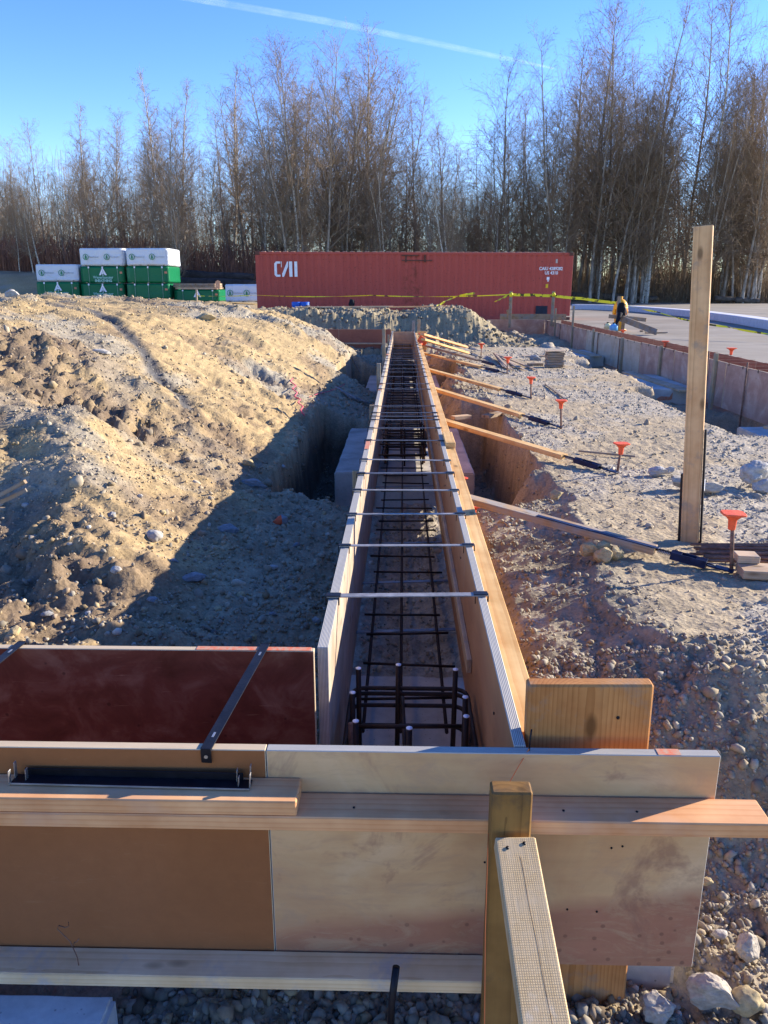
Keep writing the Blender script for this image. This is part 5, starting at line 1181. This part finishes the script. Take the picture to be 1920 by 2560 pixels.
t = empty('board_stack', ((a.x + b.x) / 2, YB + .4, a.z), 'layer of brown boards stacked on the low green bundle', 'boards')
for r_ in range(3):
    for i in range(6):
        z_ = a.z + .05 + r_ * (b.z - a.z) / 3; y_ = YB + .5 + i * .26; sh = rnd.uniform(-.06, .06)
        beam('board', (a.x + sh, y_, z_), (b.x + sh, y_, z_), .24, (b.z - a.z) / 3 - .012, (0, 1, 0), M['old' if (i + r_) % 3 else 'pale'], t, .003)
q = at_y(424, 645, 24.6); tag(beam('stake', (q.x, 24.6, -.3), at_y(424, 625, 24.6), .05, .03, (1, 0, 0), M['pale'], None), 'small stake holding the tape in front of the low green bundle', 'stake')
t = empty('folded_tape', at_y(470, 614, 40), 'faded orange flag tied at the corner of the brown boards', 'flag'); poly('flag', [[(-.12, -.2), (.1, -.24), (.14, .14), (.02, .2), (-.1, .12)]], .02, mat_plain('faded_orange_cloth', (.68, .36, .20), .8), t, plane_mat(at_y(470, 614, 41.2), (1, 0, 0), (0, 0, 1)))
# ================================================================== slab, kerb, logs
k = N('dusty_concrete_slab', .9); v = k.coord((1, 1, 1), rand=False); n1 = k.noise(v, .35, 5, .6, .5); sv = k.n('ShaderNodeMapping'); sv.inputs['Scale'].default_value = (.15, 1.2, 1); k.l(v, sv.inputs['Vector'])
c = k.ramp(n1, [(.3, (.20, .17, .13)), (.5, (.265, .23, .178)), (.7, (.32, .28, .22))]); c = k.mix(.5, c, k.ramp(k.noise(sv.outputs[0], 1.2, 5), [(.3, (.68, .68, .68)), (.7, (1.15, 1.15, 1.15))]), 'MULTIPLY')
c = k.mix(k.ramp(k.noise(v, .55, 3), [(.62, (0,) * 3), (.68, (.55,) * 3)]), c, (.13, .125, .12)); k.col(c); k.bump(k.noise(v, 20, 4), .2, .004); M['slab'] = k.m
tag(link('pavement', raw_mesh('pavement', [(5.06, 5, -.196), (60, 5, -.196), (60, 59.5, -.196), (7.3, 59.5, -.196), (5.06, 27, -.196), (5.06, 5, -.3), (60, 5, -.3), (60, 59.5, -.3), (7.3, 59.5, -.3), (5.06, 27, -.3)], [(0, 1, 2, 3, 4), (0, 4, 9, 5), (5, 6, 1, 0), (4, 3, 8, 9), (3, 2, 7, 8)]), M['slab']), 'dusty pale concrete yard beyond the right form', kind='structure')
KP = [at_z(1240, 668, -.196), at_z(1300, 669.5, -.196), at_z(1370, 673, -.196), at_z(1440, 679, -.196), at_z(1520, 687, -.196), at_z(1600, 699, -.196), at_z(1680, 713, -.196), at_z(1800, 738, -.196)]
t = empty('kerb', KP[0], 'pale concrete kerb curving across the yard', 'kerb'); t['kind'] = 'structure'; del t['category']
for a, b in zip(KP, KP[1:]):
    d = (b - a); nn = Vector((d.y, -d.x, 0)).normalized(); nseg = max(1, round(d.length / 3.2))
    for i in range(nseg):
        s0, s1 = a + d * (i / nseg) + d.normalized() * .01, a + d * ((i + 1) / nseg) - d.normalized() * .01
        beam('kerb_stone', s0 + Vector((0, 0, .13)), s1 + Vector((0, 0, .13)), .55, .27, nn, M['white_stone'], t, .02)
M['log'] = mat_plain('fallen_log_bark', (.13, .10, .075), .95, 0, .5, 5, .6, .03); M['darklog'] = mat_plain('dark_fallen_log', (.045, .038, .035), .95, 0, .4, 3, .6, .05)
def log_(x0, y0, z0, x1, y1, z1, r0, r1, mat, lab, grp=None):
    n = 7; pts = [Vector((x0, y0, z0)).lerp(Vector((x1, y1, z1)), i / n) + Vector((0, rnd.uniform(-.1, .1), rnd.uniform(-.04, .04))) for i in range(n + 1)]
    tag(tube('fallen_log', pts, [r0 + (r1 - r0) * i / n for i in range(n + 1)], mat, None, 10), lab, 'log', grp)
a, b = at_y(375, 592, 49), at_y(548, 600, 49); log_(a.x, 49, a.z, b.x, 49, b.z, .30, .24, M['darklog'], 'long dark log lying behind the bundles, upper one')
a, b = at_y(380, 606, 48), at_y(560, 612, 48); log_(a.x, 48, a.z - .1, b.x, 48, b.z - .1, .34, .3, M['darklog'], 'long dark log lying behind the bundles, lower one')
for (p0, p1, yy, r0, lab) in (((1300, 641), (1400, 639), 61, .24, 'grey log at the wood edge right of the container'), ((1330, 646), (1420, 645), 60.5, .2, 'thin log lying before the grey log'), ((1235, 636), (1310, 640), 61, .22, 'dark log behind the corner of the container'), ((1545, 644), (1600, 649), 60, .2, 'pale log on the wood edge right of the tall post'), ((1590, 648), (1640, 651), 59.8, .24, 'split pale log at the far right wood edge')):
    a, b = at_y(*p0, yy), at_y(*p1, yy); log_(a.x, yy, max(a.z, -.1), b.x, yy, max(b.z, -.1), r0, r0 * .8, M['log'], lab)
# ================================================================== trees
def tree_proto(seed, Ht=16., lean=0., bushy=1.0, up=.75, twigs=1.0, multi=1, first=.14, spread=.33):
    R_ = random.Random(seed); tr = []; cr = []; dots = []
    def seg(lst, p, q, r0, r1, n): lst.append((p, q, r0, r1, n))
    def twig(p, d, L, lvl, r):
        n = 3 if lvl < 2 else 2; q = p; dd = d
        for i in range(n):
            dd = (dd + Vector((R_.gauss(0, .12), R_.gauss(0, .12), R_.gauss(.03, .10)))).normalized(); nq = q + dd * L / n
            seg(cr, q, nq, r * (1 - i / n * .55), r * (1 - (i + 1) / n * .55), 3)
            if lvl < 3:
                m = {1: 4, 2: 3}[lvl]
                for k in range(m):
                    if R_.random() < .74 * twigs:
                        s = R_.random(); a = R_.uniform(0, 6.28); side = dd.cross(Vector((math.cos(a), math.sin(a), .3))).normalized()
                        twig(q.lerp(nq, s), (dd * .7 + side * .85 + Vector((0, 0, .12))).normalized(), L * R_.uniform(.3, .5), lvl + 1, r * .5)
            q = nq
        if lvl >= 2 and R_.random() < .14: dots.append(q)
    for mtr in range(multi):
        b0 = Vector((R_.uniform(-.25, .25), R_.uniform(-.25, .25), 0)) * (multi > 1); n = 14; p = b0; H_ = Ht * (1 if mtr == 0 else R_.uniform(.75, .97))
        d = Vector((lean + (R_.uniform(-.12, .12) if multi > 1 else 0), R_.uniform(-.03, .03), 1)).normalized(); r0 = Ht * .0070 * R_.uniform(.8, 1.15)
        nodes = [p]
        for i in range(n):
            d = (d + Vector((R_.gauss(0, .035), R_.gauss(0, .035), .04))).normalized(); q = p + d * H_ / n
            ra, rb = r0 * (1 - i / n) ** .85 + .012, r0 * (1 - (i + 1) / n) ** .85 + .012; seg(tr, p, q, ra, rb, 6); p = q; nodes.append(p)
        nb = int(54 * bushy)
        for i in range(nb):
            s = first + (1 - first) * ((i + R_.random()) / nb) ** .9; s = min(s, .985); j = min(n - 1, int(s * n)); base = nodes[j].lerp(nodes[j + 1], s * n - j)
            a = i * 2.4 + R_.uniform(-.5, .5); L = Ht * spread * (1.08 - s) ** .55 * R_.uniform(.65, 1.15) * (.6 if s < .35 else 1)
            dr = Vector((math.cos(a), math.sin(a), up * R_.uniform(.7, 1.5) + .4 * s)).normalized(); twig(base, dr, L, 1, max(.014, r0 * .42 * (1.1 - s)))
        twig(nodes[-1], Vector((0, 0, 1)), Ht * .05, 2, .012)
    def build(lst):
        V = []; Fc = []
        for p, q, r0, r1, n in lst:
            d = (q - p); a = d.orthogonal().normalized(); b = d.normalized().cross(a); o = len(V)
            for (c_, r_) in ((p, r0), (q, r1)):
                for k in range(n): t_ = 2 * math.pi * k / n; V.append(c_ + a * (math.cos(t_) * r_) + b * (math.sin(t_) * r_))
            for k in range(n): Fc.append((o + k, o + (k + 1) % n, o + n + (k + 1) % n, o + n + k))
        return V, Fc
    V, Fc = build(tr); tm = raw_mesh('trunk', V, np.array(Fc), True)
    V, Fc = build(cr)
    for p in dots:
        for _ in range(2):
            c_ = p + Vector((R_.gauss(0, .08), R_.gauss(0, .08), R_.uniform(-.12, .04))); o = len(V); s = R_.uniform(.014, .024); h_ = s * R_.uniform(1.6, 3.2)
            V += [c_ + Vector((s, 0, 0)), c_ + Vector((-s, s * .6, 0)), c_ + Vector((-s, -s * .6, 0)), c_ + Vector((0, 0, -h_))]; Fc += [(o, o + 1, o + 2, o + 2), (o, o + 1, o + 3, o + 3), (o + 1, o + 2, o + 3, o + 3), (o, o + 3, o + 2, o + 2)]
    tri = []
    for f in Fc:
        if f[2] == f[3]: tri.append(f[:3])
        else: tri += [(f[0], f[1], f[2]), (f[0], f[2], f[3])]
    cm = raw_mesh('crown', V, np.array(tri), False)
    return tm, cm, Ht
k = N('alder_bark', .9); v = k.coord((1, 1, 1)); g = k.n('ShaderNodeMapping'); g.inputs['Scale'].default_value = (3, 3, .8); k.l(v, g.inputs['Vector'])
k.col(k.mix(k.ramp(k.noise(g.outputs[0], 2.2, 5, .65), [(.36, (0,) * 3), (.62, (1,) * 3)]), (.17, .135, .10), (.47, .41, .33))); M['bark'] = k.m
k = N('birch_bark', .85); v = k.coord((1, 1, 1)); g = k.n('ShaderNodeMapping'); g.inputs['Scale'].default_value = (3, 3, 2); k.l(v, g.inputs['Vector'])
k.col(k.mix(k.ramp(k.noise(g.outputs[0], 2.6, 5, .7), [(.38, (0,) * 3), (.5, (1,) * 3)]), (.14, .11, .08), (.52, .47, .38))); M['birch'] = k.m
k = N('bare_twigs', .9); v = k.coord((1, 1, 1)); oi = k.n('ShaderNodeObjectInfo')
k.col(k.mix(oi.outputs['Random'], k.mix(k.noise(v, .5, 3), (.25, .18, .11), (.39, .29, .19)), k.mix(k.noise(v, .6, 3), (.21, .145, .095), (.32, .23, .15)))); M['twig'] = k.m
PR = [tree_proto(1, 16, 0, 1, .8), tree_proto(2, 16, .05, 1, .7), tree_proto(3, 16, -.04, .9, .95, 1, 1, .2, .28), tree_proto(4, 16, .0, 1.1, .6), tree_proto(5, 16, 0, .8, 1.2, 1, 1, .2, .21),
      tree_proto(6, 16, .03, .55, .8, 1, 3, .15, .28), tree_proto(7, 16, -.1, .9, .7), tree_proto(8, 16, .12, .9, .8, 1, 1, .15, .36), tree_proto(9, 16, 0, .6, .7, 1, 2, .15, .32)]
TG = 'bare trees of the wood behind the site'
def tree(pr, x, y, h, rz, lab, grp=None, bark='bark', sx=1.0):
    tm, cm, Ht = pr; s = h / Ht; z = hz(x, y) - .1
    t = empty('bare_tree', (x, y, z), lab, 'tree', grp); t.rotation_euler = (0, 0, rz); t.scale = (s * sx, s * sx, s)
    for nm, me in (('trunk', tm), ('crown', cm)):
        if nm == 'trunk': me = BK[(me.name, bark)] if (me.name, bark) in BK else BK.setdefault((me.name, bark), _mk(me, bark))
        elif not me.materials: me.materials.append(M['twig'])
        o = bpy.data.objects.new(nm, me); COL.objects.link(o); o.parent = t
    return t
BK = {}
def _mk(me, bark): m = me.copy(); m.materials.append(M[bark]); return m
def tree_at(px, pyt, Y, pr, lab, grp=None, bark='bark', rz=0, sx=1.0, base=None):
    q = at_y(px, pyt, Y); x = at_y(base, 640, Y).x if base else q.x
    return tree(PR[pr], x, Y, q.z - hz(x, Y), rz, lab, grp, bark, sx)
for a in ((640, 92, 52, 6, 'pale trunked tree leaning left above the left end of the container', 'birch', 0.0), (694, 82, 53, 3, 'tall straight tree behind the left part of the container', 'bark', 1), (782, 45, 58, 4, 'tallest slender whitish tree behind the container', 'birch', 2),
          (600, 108, 54, 0, 'twiggy tree left of the leaning pale trunk', 'bark', 2.5), (485, 150, 60, 4, 'slender pointed tree above the gap left of the container', 'birch', .5), (332, 160, 58, 4, 'pair partner slender pale tree above the right bundle stack', 'birch', 4), (376, 188, 60, 2, 'shorter slender tree right of the pale one above the bundles', 'birch', 1.4),
          (158, 232, 60, 4, 'forked pale tree above the left white bundle', 'birch', .2), (238, 240, 62, 2, 'narrow pale tree above the middle bundle stack', 'birch', 3), (70, 272, 60, 0, 'brown tree near the left edge of the wood', 'bark', 1), (8, 300, 58, 3, 'brown tree at the very left edge', 'bark', 2),
          (860, 200, 60, 1, 'tree behind the centre of the container', 'bark', 2), (900, 225, 62, 0, 'tree right of the centre of the container', 'bark', 1), (965, 262, 62, 2, 'small pointed tree before the gap in the wood', 'bark', 4), (1050, 300, 64, 3, 'low tree in the gap of the wood', 'bark', 3),
          (1128, 150, 60, 7, 'tree bending left over the gap above the container end', 'bark', 3.3), (1225, 95, 60, 8, 'double stemmed tree above the right end of the container', 'bark', 1), (1290, 14, 62, 3, 'tall alder just right of the container', 'bark', 0), (1338, 38, 63, 0, 'tall alder second right of the container', 'bark', 1.2),
          (1442, 28, 63, 2, 'tall alder with dark straight trunk left of the tall post', 'bark', .8), (1560, 0, 62, 1, 'tall leaning alder behind the top of the tall post', 'birch', .1), (1535, 20, 66, 3, 'tall alder behind the tall post', 'bark', 5), (1625, 60, 64, 8, 'spreading alder at the right edge', 'bark', 4), (1180, 190, 63, 1, 'alder behind the container right corner', 'bark', 4)):
    tree_at(a[0], a[1], a[2], a[3], a[4], None, a[5], a[6])
ENVX = [-80, 0, 60, 110, 150, 210, 260, 300, 340, 380, 420, 480, 540, 620, 700, 780, 830, 870, 950, 1010, 1060, 1110, 1200, 1290, 1400, 1440, 1530, 1600, 1680, 1760]
ENVY = [290, 300, 285, 280, 245, 250, 320, 300, 205, 240, 270, 215, 130, 105, 90, 120, 150, 225, 260, 300, 290, 230, 160, 60, 90, 90, 40, 70, 120, 120]
n_tr = 0
for i in range(190):
    px = -90 + (i * 61.803 % 1) * 0 + rnd.uniform(0, 1850); Y = rnd.choice((50, 54, 58, 62, 66, 72, 80)) + rnd.uniform(-2, 2)
    if px > 1000: Y = max(Y, 59 + rnd.uniform(0, 4))
    if px > 400 and Y < 54: Y += 4
    env = float(np.interp(px, ENVX, ENVY)); pyt = env + rnd.uniform(15, 90) + (rnd.random() < .7) * rnd.uniform(30, 210)
    if pyt > 450: pyt = 450 - rnd.uniform(0, 40)
    q = at_y(px, pyt, Y); h = q.z - hz(q.x, Y); pale = rnd.random() < (.36 if px < 1150 else .15)
    side = 'left of' if px < 540 else 'behind' if px < 1240 else 'right of'
    tree(PR[rnd.randrange(9)], q.x, Y, h, rnd.uniform(0, 6.28), ('bare pale trunked' if pale else 'bare grey brown') + ' tree in the wood ' + side + ' the red container', TG + ', ' + ('left' if px < 540 else 'centre' if px < 1240 else 'right') + (' pale' if pale else ' brown'), 'birch' if pale else 'bark', rnd.uniform(1.0, 1.35))
# thicket along the foot of the wood
def thicket(name, n, xr, yr, hr, mat, label, arch=.5):
    V = []; Fc = []
    for i in range(n):
        x = NR.uniform(*xr); y = NR.uniform(*yr); h = NR.uniform(*hr); a = NR.uniform(0, 6.28); b = NR.uniform(0, arch) * h; r = NR.uniform(.008, .02)
        pts = [(0, 0, 0), (.25 * b, .0, .5 * h), (.9 * b, 0, .9 * h), (1.5 * b, 0, .82 * h)]; ca, sa = math.cos(a), math.sin(a)
        V.append((x, y, [(p[0] * ca, p[0] * sa, p[2]) for p in pts], r))
    xs_ = np.array([v[0] for v in V]); ys_ = np.array([v[1] for v in V]); zs = H(xs_, ys_)
    VV = []
    for (x, y, pts, r), z in zip(V, zs):
        o = len(VV)
        for j, p in enumerate(pts):
            rr = r * (1 - j * .22)
            for k_ in range(3): t_ = k_ * 2.094; VV.append((x + p[0] + rr * math.cos(t_), y + p[1] + rr * math.sin(t_), z + p[2] - .05))
        for j in range(3):
            for k_ in range(3): Fc.append((o + j * 3 + k_, o + j * 3 + (k_ + 1) % 3, o + j * 3 + 3 + (k_ + 1) % 3, o + j * 3 + 3 + k_))
    o = link(name, raw_mesh(name, VV, np.array(Fc)), mat); tag(o, label, kind='stuff')
M['redbrush'] = mat_plain('reddish_bramble', (.27, .13, .08), .9, 0, .35, 2); M['tanbrush'] = mat_plain('dry_tan_brush', (.25, .18, .11), .9, 0, .4, 2)
thicket('undergrowth', 9000, (-34, -3), (50, 58), (.7, 2.6), M['redbrush'], 'reddish brown bramble thicket along the foot of the left wood')
thicket('undergrowth', 4500, (-8, 9), (55, 62), (.8, 2.4), M['redbrush'], 'brown brush behind the red container')
thicket('undergrowth', 14000, (7, 42), (60.5, 70), (.6, 2.8), M['tanbrush'], 'dry tan brush along the foot of the right wood')
thicket('far_thicket', 12000, (-62, 62), (70, 105), (4, 12), mat_plain('dark_far_brush', (.28, .205, .14), .95, 0, .3, 2), 'dense far saplings deep in the wood', .25)
# contrail
k = N('contrail_vapour', 1); tr_ = k.n('ShaderNodeBsdfTransparent'); df = k.n('ShaderNodeBsdfTranslucent'); df.inputs['Color'].default_value = (.9, .92, .95, 1); dd_ = k.n('ShaderNodeBsdfDiffuse'); dd_.inputs['Color'].default_value = (.9, .92, .95, 1)
ads = k.n('ShaderNodeAddShader'); k.l(df.outputs[0], ads.inputs[0]); k.l(dd_.outputs[0], ads.inputs[1]); mxs = k.n('ShaderNodeMixShader')
lw = k.n('ShaderNodeLayerWeight'); lw.inputs['Blend'].default_value = .5; inv = k.n('ShaderNodeMath', operation='SUBTRACT'); inv.inputs[0].default_value = 1; k.l(lw.outputs['Facing'], inv.inputs[1])
pw = k.n('ShaderNodeMath', operation='POWER'); pw.inputs[1].default_value = 1.6; k.l(inv.outputs[0], pw.inputs[0]); v = k.coord((1, 1, 1), rand=False)
nz = k.ramp(k.noise(v, .012, 5), [(.3, (.04,) * 3), (.7, (.17,) * 3)]); mm = k.n('ShaderNodeMath', operation='MULTIPLY'); k.l(pw.outputs[0], mm.inputs[0]); k.l(nz, mm.inputs[1])
k.l(mm.outputs[0], mxs.inputs[0]); k.l(tr_.outputs[0], mxs.inputs[1]); k.l(ads.outputs[0], mxs.inputs[2]); k.l(mxs.outputs[0], k.t.nodes['Material Output'].inputs['Surface'])
A_, B_, C_, D_ = at_y(380, -10, 3000), at_y(700, 45, 3300), at_y(960, 98, 3700), at_y(1195, 148, 4200)
o = tube('contrail', [A_ + (A_ - B_) * .6, A_, A_.lerp(B_, .5), B_, B_.lerp(C_, .5), C_, C_.lerp(D_, .5), D_], [11, 12, 12, 13, 12, 13, 11, 4], k.m, None, 24); tag(o, 'long white vapour trail across the blue sky', kind='stuff')
